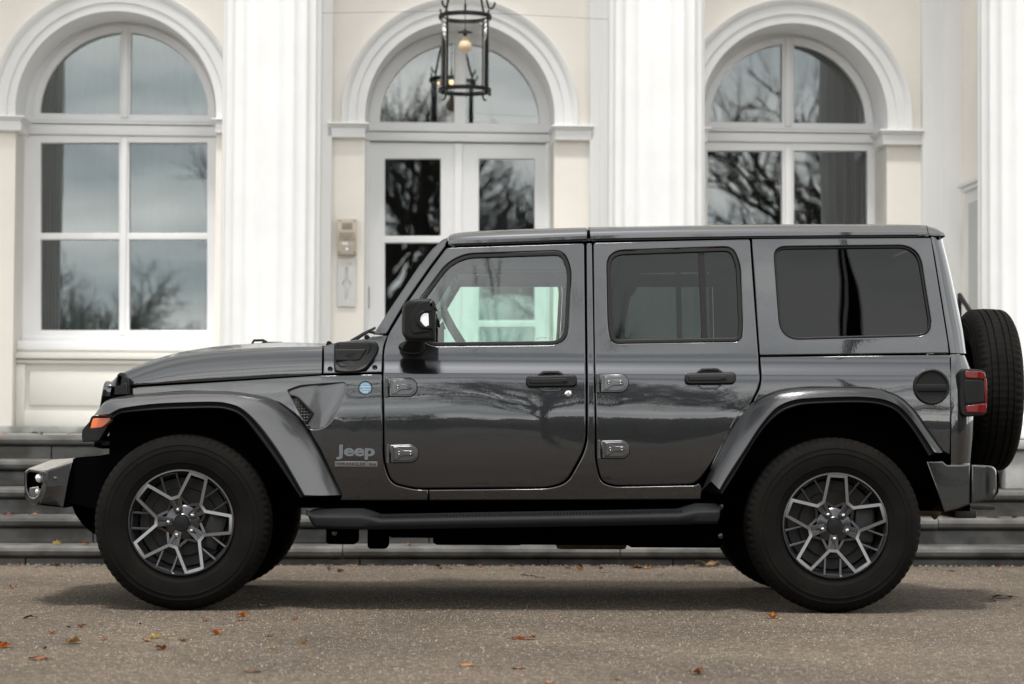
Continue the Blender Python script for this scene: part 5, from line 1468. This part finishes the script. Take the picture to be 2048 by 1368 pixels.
cp('bumper_valance', bm, M['liner'], fb, smooth=0)
rbf = lambda x, z: -.83 + max(0, x - 2.27) ** 2 * 6
bm = NB()
for m in (-1, 1):
    panel(bm, rp([(1851.5, 922, 2), (1886, 922, 4), (1893, 930, 5), (1941, 929, 1), (1940, 1008, 2), (1916, 1018, 4), (1888, 1024.5, 3), (1880, 1000, 3)], fn=rbf), [], rbf, m, lip=.008, depth=.25, xs=[2.1 + .03 * i for i in range(10)])
    panel(bm, rp([(1942.5, 929, 1), (1983, 931, 8), (1993, 938, 8), (1994, 984, 8), (1985, 996, 10), (1942, 1007, 2)], fn=rbf), [], rbf, m, lip=.010, depth=.25, xs=[2.1 + .03 * i for i in range(10)])
pr = [(q.x, q.z) for q in (P(x, y, -.6) for x, y in [(1880, 935), (1990, 934), (1996, 950), (1995, 985), (1985, 996), (1920, 1010), (1880, 1010)])]
vr = grid(bm, [[(p[0], -.62, p[1]) for p in pr], [(p[0], .62, p[1]) for p in pr]], closed=True)
rb = cp('rear_bumper', bm, M['paint'], smooth=40)
bm = NB(); a, b_ = P(1905, 1018, -.2), P(1950, 1036, -.2)
box(bm, a.x, b_.x, -.25, .25, b_.z, a.z, .01); a, b_ = P(1950, 1010, 0), P(1988, 1019, 0); box(bm, a.x - .1, b_.x, -.04, .04, b_.z, a.z, .008)
cp('tow_hook', bm, M['iron'], rb)
# side steps ------------------------------------------------------
for m in (-1, 1):
    bm = NB(); rows = []
    st_ = [(614, 1024, 1025), (618, 1021, 1034), (624, 1018.5, 1046), (634, 1017.5, 1057), (680, 1017, 1059), (724, 1017, 1059.5), (742, 1022, 1059.5), (760, 1029, 1060), (1000, 1024.5, 1056), (1200, 1021, 1053), (1358, 1018, 1050), (1376, 1012, 1049.5), (1394, 1007, 1049), (1432, 1006, 1048.5), (1437, 1007.5, 1038), (1440, 1010, 1012)]
    for px, pt, pb in st_:
        t, b_ = P(px, pt, -.80), P(px, pb, -.93)
        x, zt_, zb_ = (t.x + b_.x) / 2, t.z, b_.z
        zm = zt_ - (zt_ - zb_) * .34
        pr = [(-.66, zt_ - .02), (-.70, zt_), (-.80, zt_), (-.86, zt_ - .003), (-.915, zm + .008), (-.928, zm - .002), (-.932, zm - .012), (-.928, zb_ + .014), (-.918, zb_ + .003), (-.90, zb_), (-.66, zb_ - .01)]
        rows.append([(x, p[0], p[1]) for p in pr])
    vr = grid(bm, rows, flip=True); cap(bm, vr[0], flip=False); cap(bm, vr[-1], flip=True)
    bmesh.ops.recalc_face_normals(bm, faces=bm.faces[:])
    for i in range(96):
        px = 744 + i * (1362 - 744) / 95; py = 1029.5 + (px - 744) * (1018.5 - 1029.5) / (1362 - 744) + 5
        q = P(px, py, -.90); box(bm, q.x - .0045, q.x + .0045, -.912, -.872, q.z - .004, q.z + .008, 0)
    if m > 0: mirror(bm)
    cp('side_step', bm, M['trim'], smooth=35)
# mirrors ---------------------------------------------------------
for m in (-1, 1):
    bm = NB()
    mf = lambda x, z: -1.0 + .25 * max(0, (-.365 - x)) + .5 * max(0, (-.40 - x)) 
    mp_ = [(802.5, 650, 14), (804, 612, 12), (815, 600.5, 12), (843, 596.3, 10), (862, 597, 8), (870, 604, 6), (870.5, 677, 5), (864, 681, 6), (816, 681.5, 12), (804, 670, 12)]
    panel(bm, rp(mp_, fn=mf), [], mf, m, lip=.022, depth=.13, xs=[-.46 + .01 * i for i in range(22)])
    panel(bm, rp([(822, 660, 6), (819, 634, 6), (838, 604, 8), (856, 601, 5), (860, 604, 4), (861, 664, 5), (826, 668, 6)], fn=mf), [], lambda x, z: mf(x, z) - .006, m, lip=.006, depth=.02, xs=[-.46 + .01 * i for i in range(22)])
    ring = rp([(832, 649, 8), (832, 630, 8), (846, 619.5, 8), (863, 621, 4), (864, 655, 4), (846, 659, 6)], fn=mf); rin = rp([(841, 642, 3), (841.5, 633, 4), (848, 626.5, 4), (860, 626, 1.5), (860, 652.5, 1.5), (849, 652, 4)], fn=mf)
    panel(bm, ring, [rin], lambda x, z: mf(x, z) - .014, m, lip=.007, depth=.02)
    mo = cp('side_mirror', bm, M['plastic'], smooth=40)
    bm = NB(); panel(bm, inset(rin, -.002), [], lambda x, z: mf(x, z) - .007, m, lip=0); cp('indicator_lens', bm, M['lamp'], mo, smooth=0)
    bm = NB()
    c_ = P(824, 697, -.80); c2 = P(836, 683, -.88)
    ball(bm, Vector((c_.x, m * .80, c_.z + .006)), 1, n=24, sq=(.064, .055, .032))
    rows = []
    for t in range(7):
        k = t / 6; rows.append([(c_.x + (c2.x - c_.x) * k + (.052 - .012 * k) * math.cos(q), m * (.83 + .11 * k) + .035 * math.sin(q), c_.z - .01 + (c2.z - c_.z + .03) * k) for q in [2 * math.pi * i / 16 for i in range(16)]])
    grid(bm, rows, closed=True); bmesh.ops.recalc_face_normals(bm, faces=bm.faces[:])
    cp('mirror_arm', bm, M['plastic'], mo, smooth=50)
# underbody -------------------------------------------------------
bm = NB()
x_ = lambda px: P(px, 1000, -.5).x
for s in (-1, 1): box(bm, x_(150), x_(1940), s * .50, s * .40, .46, .60)
box(bm, x_(300), x_(1900), -.60, .60, .575, .72)
box(bm, x_(640), x_(1420), -.66, .66, .50, .60)
for a, b_, y0, y1, z0, z1 in ((655, 716, 1040, 1087, -.5, -.3), (736, 776, 1040, 1097, -.45, -.25), (776, 890, 1040, 1078, -.3, .3), (868, 1046, 1040, 1092, -.35, .35), (1046, 1110, 1040, 1086, -.3, .1), (1255, 1440, 1040, 1094, -.5, -.1), (1100, 1440, 1040, 1093, .1, .6), (868, 1440, 1040, 1088, -.58, .6)):
    p0, p1 = P(a, y0, -.4), P(b_, y1, -.4); box(bm, p0.x, p1.x, z0, z1, p1.z, p0.z, .015)
for px in (361, 1671):
    xx = P(px, 1050, -.9).x; tube(bm, [(xx, -.82, .405), (xx, .82, .405)], .045, 14); ball(bm, Vector((xx, .15, .40)), .13, n=16)
# wheel housings
for a, b_ in ((228, 640), (1440, 1900)):
    box(bm, x_(a), x_(b_), -.655, .655, .60, 1.0)
for a, b_ in ((215, 640), (1440, 1890)):
    box(bm, x_(a), x_(b_), -.69, .69, .935, .985)
box(bm, x_(640), x_(1440), -.70, .70, .56, .80)
cp('chassis', bm, M['liner'], smooth=30)
bm = NB(); a, b_ = P(1110, 1080, -.2), P(1254, 1080, -.2)
lathe(bm, [(.02, 0), (.047, .01), (.05, .03), (.05, b_.x - a.x - .03), (.047, b_.x - a.x - .01), (.02, b_.x - a.x)], (a.x, -.25, a.z + .008), (1, 0, 0), 20, caps=(True, True)); cp('silencer', bm, M['muffler'])
bm = NB(); a = P(1855, 1010, -.3); tube(bm, [(a.x - .25, -.3, a.z), (a.x + .02, -.3, a.z - .005), (a.x + .06, -.3, a.z - .03)], .05, 16); cp('exhaust', bm, M['muffler'])
for px, py in ((669, 1066), (1441, 1072), (1442, 1014)):
    bm = NB(); q = P(px, py, -.62); lathe(bm, [(.014, 0), (.013, .012), (.006, .014)], q, (0, -1, 0), 10, caps=(True, True)); cp('chassis_bolt', bm, M['rimdark'])
# cabin -----------------------------------------------------------
bm = NB(); X = lambda px: P(px, 650, 0).x
box(bm, X(700), X(830), -.69, .69, .85, 1.22, .05); box(bm, X(760), X(850), -.69, .69, 1.0, 1.18, .04)
cp('dashboard', bm, M['cabin'])
bm = NB(); box(bm, X(700), X(1450), -.70, .70, .80, .84); box(bm, X(1450), X(1850), -.66, .66, 1.01, 1.04)
cp('floor_pan', bm, M['cabin'], smooth=0)
bm = NB(); c_ = Vector((X(852), -.36, 1.20)); ax = Vector((.90, 0, .42)).normalized(); a, b_ = axes(ax)
tube(bm, [c_ + (a * math.cos(2*math.pi*k/32) + b_ * math.sin(2*math.pi*k/32)) * .185 for k in range(33)], .016, 8, caps=False)
for k in (0, 16, 8): tube(bm, [c_ - ax * .02, c_ + (a * math.cos(2*math.pi*k/32) + b_ * math.sin(2*math.pi*k/32)) * .18], .014, 6)
tube(bm, [c_, c_ - ax * .25], .03, 8)
cp('steering_wheel', bm, M['cabin'])
def seat(y, x, w):
    bm = NB()
    rows = []
    for z, dx, hw, th in ((.95, .0, w, .09), (1.0, .02, w, .10), (1.2, .075, w * 1.02, .10), (1.38, .13, w * .92, .085), (1.47, .155, w * .72, .07), (1.50, .165, w * .45, .05)):
        rows.append([(x + dx + th * .5 * math.cos(q), y + hw * (abs(math.sin(q)) ** .6) * (1 if math.sin(q) >= 0 else -1), z) for q in [2*math.pi*i/20 for i in range(20)]])
    vr = grid(bm, rows, closed=True); cap(bm, vr[-1], flip=False)
    box(bm, x - .48, x + .06, y - w, y + w, .84, 1.0, .05)
    rows = []
    for z, hw, th in ((1.49, .08, .05), (1.52, .12, .085), (1.58, .13, .10), (1.64, .125, .095), (1.68, .10, .06)):
        rows.append([(x + .18 + th * .5 * math.cos(q), y + hw * (abs(math.sin(q)) ** .6) * (1 if math.sin(q) >= 0 else -1), z) for q in [2*math.pi*i/20 for i in range(20)]])
    vr = grid(bm, rows, closed=True); cap(bm, vr[-1]); cap(bm, vr[0], flip=True)
    bmesh.ops.recalc_face_normals(bm, faces=bm.faces[:])
    cp('seat', bm, M['seat'], smooth=50)
xs_ = P(1205, 640, -.38).x
seat(-.38, xs_ - .06, .24); seat(.38, xs_ - .06, .24)
xr_ = P(1545, 640, 0).x
for y in (-.4, 0.02, .42): seat(y, xr_, .2)
bm = NB()
for s in (-1, 1):
    tube(bm, [(xs_ + .06, s * .60, .9), (xs_ + .06, s * .585, 1.5), (xs_ + .06, s * .56, 1.62)], .035, 10)
    tube(bm, [(X(912), s * .56, 1.62), (X(1730), s * .56, 1.63)], .035, 10)
    tube(bm, [(X(800), s * .64, 1.16), (X(845), s * .62, 1.34), (X(912), s * .56, 1.62)], .03, 10)
    tube(bm, [(X(1730), s * .56, 1.62), (X(1790), s * .6, 1.0)], .035, 10)
tube(bm, [(xs_ + .06, -.56, 1.62), (xs_ + .06, .56, 1.62)], .035, 10)
a, b_ = P(882, 622, .50), P(928, 694, .50)
tube(bm, [a, a + Vector((.0, 0, .02)), (a + b_) / 2, b_], .024, 10)
cp('roll_bar', bm, M['cage'])
bm = NB(); a, b_ = P(899, 556, 0), P(934, 583, 0); box(bm, a.x, a.x + .03, -.13, .13, b_.z, a.z, .02); tube(bm, [(a.x + .01, 0, a.z), (a.x - .03, 0, a.z + .06)], .012, 8)
cp('rear_view_mirror', bm, M['cabin'])
# ------------------------------------------------------------------ fallen leaves
LEAF = []
def leaf_mesh(kind, seed):
    r = random.Random(seed); bm = NB()
    n = 26; out = []
    for i in range(n):
        a = 2 * math.pi * i / n
        if kind == 0: rr = .5 * (.55 + .45 * abs(math.cos(2.5 * a)) ** .7) * (1 - .15 * math.cos(a))
        elif kind == 1: rr = .5 * (.34 + .66 * abs(math.cos(a)) ** 1.3)
        else: rr = .5 * (.62 + .38 * abs(math.cos(1.5 * a)) ** .8)
        rr *= r.uniform(.86, 1.08); out.append((rr * math.cos(a), rr * math.sin(a)))
    k1, k2, k3 = r.uniform(.5, 1.5), r.uniform(-.6, 1.0), r.uniform(0, 6)
    def zf(x, y): return .04 + k1 * y * y * .8 + k2 * x * x * .6 + .07 * math.sin(7 * x + k3) * math.cos(6 * y + k3)
    rings = []
    for t in (1.0, .72, .4): rings.append([(p[0] * t, p[1] * t) for p in out])
    zmin = min(zf(*p) for rg in rings for p in rg)
    rows = [[(p[0], p[1], zf(*p) - zmin) for p in rg] for rg in rings]
    vr = grid(bm, rows, closed=True)
    c = bm.verts.new((0, 0, zf(0, 0) - zmin))
    for i in range(n): face(bm, [vr[2][i], vr[2][(i + 1) % n], c])
    tube(bm, [(-.2, 0, zf(-.2, 0) - zmin), (-.5, .02, zf(-.5, 0) - zmin + .02), (-.78, .07, .03)], .012, 4)
    bmesh.ops.solidify(bm, geom=bm.faces[:], thickness=.012)
    me = bpy.data.meshes.new('fallen_leaf'); bm.to_mesh(me); bm.free(); me.shade_smooth(); return me
LM = {}
CN = ['orange', 'russet', 'tan', 'dark brown', 'pale yellow']
def leaf(px, py, wpx, ci, kind=0, hz=1.0, z=0.0, place='on the asphalt', d=None, seed=0):
    key = (kind, ci, seed % 3)
    if key not in LM:
        me = leaf_mesh(kind, hash(key) % 1000 + 17); me.materials.append(M['leaf%d' % ci]); LM[key] = me
    o = bpy.data.objects.new('fallen_leaf', LM[key]); COL.objects.link(o)
    if d is None:
        p = G(px, py, z); depth = p.y - CAM_LOC.y
    else:
        q = B(px, py, d); p = BM @ Vector((q[0], d, z)); depth = p.y - CAM_LOC.y
    r = random.Random(px * 31 + py)
    w = wpx / FPX * depth
    o.location = (p.x, p.y, z + .002); o.scale = (w, w, w * hz * 1.35)
    o.rotation_euler = (R(r.uniform(-6, 6)), R(r.uniform(-6, 6)), R(r.uniform(-25, 25) + (180 if r.random() < .5 else 0)))
    props(o, LEAF_LABEL.get((px, py)) or ('dry %s leaf %s' % (CN[ci], place)), 'leaf', 'fallen %s leaves %s' % (CN[ci], place))
    return o
LEAF_LABEL = {
    (1412, 1134): 'large curled tan leaf lying beside the far rear tyre, under the car', (482, 1234): 'bright orange crumpled leaf in front of the front tyre',
    (14, 1296): 'curled orange leaf at the left border of the photo', (77, 1320): 'long flat russet leaf in the lower left corner', (1391, 1349): 'curled russet leaf alone near the bottom edge, right of middle',
    (1048, 1279): 'two-tone brown and orange leaf below the middle of the car', (1543, 1237): 'curled orange leaf in front of the rear tyre', (150, 1288): 'green-brown crumpled leaf left of the front tyre',
    (307, 1277): 'pale yellow crumpled leaf below the front tyre', (343, 1272): 'small yellow leaf standing on edge below the front wheel', (543, 1298): 'small bright yellow leaf right of the front wheel, near the bottom',
    (605, 1289): 'tan curled leaf right of the front tyre', (436, 1269): 'orange-brown curled leaf right below the front tyre', (209, 1282): 'small round orange leaf among the leaves at lower left',
    (319, 1299): 'russet and white leaf below the pale yellow one', (61, 1238): 'thin dark curled leaf at the far left', (103, 1267): 'small flat orange leaf at the left', (112, 1091): 'curled yellow leaf on the lowest step at the left'}
for a in [(14, 1296, 38, 0, 0, 1.0), (77, 1320, 44, 1, 1, .9), (61, 1238, 30, 3, 1, .7), (103, 1267, 17, 0, 0, .7), (135, 1256, 13, 3, 0, .8), (161, 1255, 20, 1, 0, 1.1), (202, 1249, 11, 2, 2, 1.0), (90, 1298, 11, 3, 2, 1.2), (150, 1288, 34, 2, 0, 1.1), (209, 1282, 13, 0, 2, 1.3), (281, 1249, 8, 3, 2, .8), (307, 1277, 24, 4, 0, 1.2), (290, 1284, 22, 2, 0, .9), (319, 1299, 28, 1, 0, .9), (343, 1272, 15, 4, 1, 1.4), (368, 1283, 20, 1, 0, .7), (410, 1243, 15, 0, 0, .7), (482, 1234, 26, 0, 0, 1.3), (485, 1242, 24, 1, 1, .6), (436, 1269, 27, 0, 0, 1.0), (445, 1251, 6, 3, 2, 1), (26, 1176, 21, 1, 0, .8), (120, 1153, 15, 1, 1, .5), (504, 1345, 36, 1, 1, .4), (522, 1213, 12, 2, 0, .9), (589, 1240, 13, 0, 0, .9), (564, 1261, 12, 3, 1, .5), (537, 1273, 22, 2, 0, .6), (543, 1298, 18, 4, 1, 1.0), (605, 1289, 20, 2, 0, 1.0), (722, 1278, 20, 2, 1, .5), (935, 1332, 38, 0, 1, .3), (616, 1327, 9, 0, 0, .5), (1048, 1279, 48, 0, 1, .7), (1199, 1264, 18, 3, 1, .3), (1038, 1338, 33, 1, 1, .4), (1391, 1349, 31, 1, 2, 1.2), (1234, 1361, 24, 1, 1, .6), (1100, 1366, 24, 0, 1, .4), (1222, 1350, 6, 1, 2, .8), (1543, 1237, 24, 0, 0, 1.3), (1561, 1240, 9, 4, 2, 1.2), (1942, 1183, 14, 1, 1, .5), (2005, 1196, 44, 3, 1, .4), (1975, 1203, 40, 3, 1, .3), (2040, 1211, 16, 1, 1, .4), (2044, 1235, 12, 1, 1, .4), (600, 1131, 11, 1, 0, .7), (633, 1128, 23, 1, 0, 1.0), (660, 1141, 10, 1, 2, 1.2), (683, 1145, 18, 1, 2, 1.2), (890, 1137, 20, 2, 1, .7), (920, 1128, 10, 1, 2, 1), (945, 1128, 20, 0, 0, 1.0), (968, 1128, 18, 1, 0, .7), (1000, 1127, 13, 0, 0, 1.0), (1050, 1126, 15, 0, 0, 1.0), (1072, 1130, 14, 1, 0, .7), (1106, 1133, 16, 1, 1, .7), (1138, 1138, 14, 1, 0, .8), (1162, 1141, 17, 0, 0, 1.0), (1207, 1145, 20, 2, 1, .5), (1280, 1137, 42, 1, 1, .5), (1305, 1138, 20, 1, 0, .9), (1372, 1139, 14, 1, 1, .7), (1053, 1152, 28, 3, 1, .4), (1080, 1156, 22, 3, 1, .4), (1412, 1134, 44, 2, 1, 1.2), (1320, 1151, 14, 3, 1, .3), (1870, 1131, 16, 1, 0, 1.0), (1905, 1143, 20, 3, 1, .4), (2035, 1131, 30, 1, 0, .6), (108, 1131, 20, 1, 0, .8), (1462, 1205, 36, 3, 1, .2)]:
    leaf(*a, place='lying along the foot of the steps under the car' if 560 < a[0] < 1450 and a[1] < 1160 else ('on the asphalt left of the front wheel' if a[0] < 500 else ('on the asphalt by the rear wheel' if a[0] > 1450 else 'on the asphalt in front of the car')), seed=a[0])
rl = random.Random(77)
for k in range(36):
    px = rl.uniform(30, 180) if k % 6 == 0 else (rl.uniform(1850, 2040) if k % 7 == 0 else rl.uniform(585, 1410))
    leaf(px, rl.uniform(1127, 1136) + px * .0035, rl.uniform(7, 17), rl.choice([0, 1, 1, 3, 3, 2]), rl.choice([0, 1, 2]), rl.uniform(.6, 1.2), place='swept in the gutter along the foot of the steps', seed=k)
# leaves on the treads: (px, py, size, colour, kind, height, tread)
for px, py, w, ci, kd, hz, k in [(112, 1091, 20, 4, 0, 1.2, 0), (172, 1089, 18, 0, 0, .6, 0), (18, 1035, 24, 1, 1, .9, 1), (66, 1033, 22, 1, 1, .7, 1), (75, 871, 24, 3, 1, .9, 4), (5, 871, 16, 0, 1, .8, 4), (143, 873, 16, 0, 1, .7, 4), (822, 1088, 14, 0, 0, 1.3, 0), (910, 1086, 16, 0, 0, 1.1, 0), (1895, 1030, 20, 1, 1, .6, 1), (1985, 1033, 26, 1, 1, .8, 1), (2030, 1033, 20, 1, 0, .7, 1)]:
    leaf(px, py, w, ci, kd, hz, z=zt[k], place='on the tread of a stone step', d=dd[k] + .07, seed=px)
# ------------------------------------------------------------------ the park opposite the house, seen mirrored in glass and paint; two unseen woods added as sky blockers
def bare_tree(h, seed, spread=1.0, levels=5):
    r = random.Random(seed); tb, cb = NB(), NB()
    def grow(p, d, L, rad, lv):
        n = 3 if lv > 1 else 2; pts = [p]; q = p.copy(); dd_ = d.copy()
        for i in range(n):
            dd_ = (dd_ + Vector((r.uniform(-1, 1), r.uniform(-1, 1), r.uniform(-.35, .6))) * (.16 if lv == levels else .26)).normalized()
            q = q + dd_ * L / n; pts.append(q.copy())
        e = rad * (.62 if lv else .3)
        tube(tb if lv == levels else cb, pts, [rad + (e - rad) * i / n for i in range(n + 1)], 7 if lv >= levels - 1 else (4 if lv > 1 else 3), caps=False)
        if lv == 0: return
        k = {5: 7, 4: 6, 3: 5, 2: 4, 1: 4}[lv]
        for i in range(k):
            t = r.uniform(.35, 1.0) if lv < levels else r.uniform(.45, 1.0)
            j = min(n - 1, int(t * n)); b0 = pts[j].lerp(pts[j + 1], t * n - j)
            a, b_ = axes(dd_); ph = r.uniform(0, 6.28)
            an = r.uniform(.45, 1.0) * spread
            nd = (dd_ * math.cos(an) + (a * math.cos(ph) + b_ * math.sin(ph)) * math.sin(an)); nd.z += .12; nd.normalize()
            grow(b0, nd, L * r.uniform(.52, .78), rad * r.uniform(.42, .58), lv - 1)
    grow(Vector((0, 0, -.1)), Vector((r.uniform(-.05, .05), 0, 1)), h * .36, h * .021, levels)
    return tb, cb
def tree(x, y, h, seed, label, **k):
    t = thing('bare_tree', label, 'tree', (x, y, 0), group='leafless trees across the drive')
    tb, cb = bare_tree(h, seed, **k)
    for nm, b_ in (('trunk', tb), ('crown', cb)):
        bmesh.ops.translate(b_, vec=(x, y, 0), verts=b_.verts); mk(nm, b_, M['bark'], t, smooth=60)
    return t
TREES = [(1.6, -38, 13.0, 27, 'tall leafless tree mirrored in the left door leaf', .7), (15.5, -42, 17.0, 8, 'wide leafless tree mirrored in the right arched window'), (-8.0, -62, 10.5, 33, 'bushy leafless tree mirrored in the lower left window panes'), (-3.5, -70, 7.0, 5, 'low leafless tree mirrored low in the right pane of the left window'), (22, -60, 15, 14, 'tall leafless tree mirrored at the edge of the right arched window'), (8.0, -46, 13, 41, 'leafless tree mirrored faintly in the rear door of the car')]
for a in TREES: tree(*a[:5], spread=a[5] if len(a) > 5 else 1.0)
fp = thing('flagpole', 'slim flagpole with dark hanging flag mirrored in the rear quarter window of the car', 'flagpole', (4.33, -18, 0))
bm = NB(); lathe(bm, [(.05, 0), (.04, 3), (.026, 8.6), (.04, 8.62), (.04, 8.68), (.001, 8.72)], (4.33, -18, 0), (0, 0, 1), 14); mk('pole', bm, M['iron'], fp)
bm = NB(); rows = []
for i in range(15):
    t = i / 14; z = 8.0 - 3.4 * t; w_ = .05 + max(0, t - .45) * .74
    rows.append([(4.37 + w_ * j / 12 * (1 + .10 * math.sin(5 * t)), -18 + .07 * math.sin(j * 1.9 + 3 * t), z - .35 * (j / 12) * (1 - t)) for j in range(13)])
grid(bm, rows); mk('flag', bm, M['drape'], fp, smooth=180)
def wood_belt(x0, x1, y, h0, seed, label):
    bm = NB(); rows = []; q = random.Random(seed); N = int((x1 - x0) / 2)
    hs_ = [h0 * (1 + .28 * math.sin(i * .21 + seed) + .2 * math.sin(i * .53 + 1)) + q.uniform(-.8, .8) for i in range(N + 1)]
    for f_, z_ in ((-7, 0), (-6, .55), (-3.5, .9), (0, 1.0), (3.5, .9), (6, .55), (7, 0)):
        rows.append([(x0 + (x1 - x0) * i / N + q.uniform(-.4, .4), y + f_ + q.uniform(-.7, .7), max(-.1, hs_[i] * z_ * q.uniform(.85, 1.1))) for i in range(N + 1)])
    grid(bm, rows)
    bmesh.ops.subdivide_edges(bm, edges=bm.edges[:], cuts=1, use_grid_fill=True, fractal=.35, seed=3)
    mk('woodland', bm, M['wood'], origin=((x0 + x1) / 2, y, 0), smooth=60, kind='stuff', label=label, cat='wood')
wood_belt(-160, 160, -108, 4.5, 9, 'distant belt of wood across the park mirrored in the glass')
wood_belt(-130, -20, -36, 11, 4, 'unseen dense wood added off the bonnet side to block low sky light')  # added out of view: cuts low sky light to deepen the under-car shadow
wood_belt(32, 140, -38, 11, 6, 'unseen dense wood added off the tail side to block low sky light')  # second added sky blocker, out of view past the tail
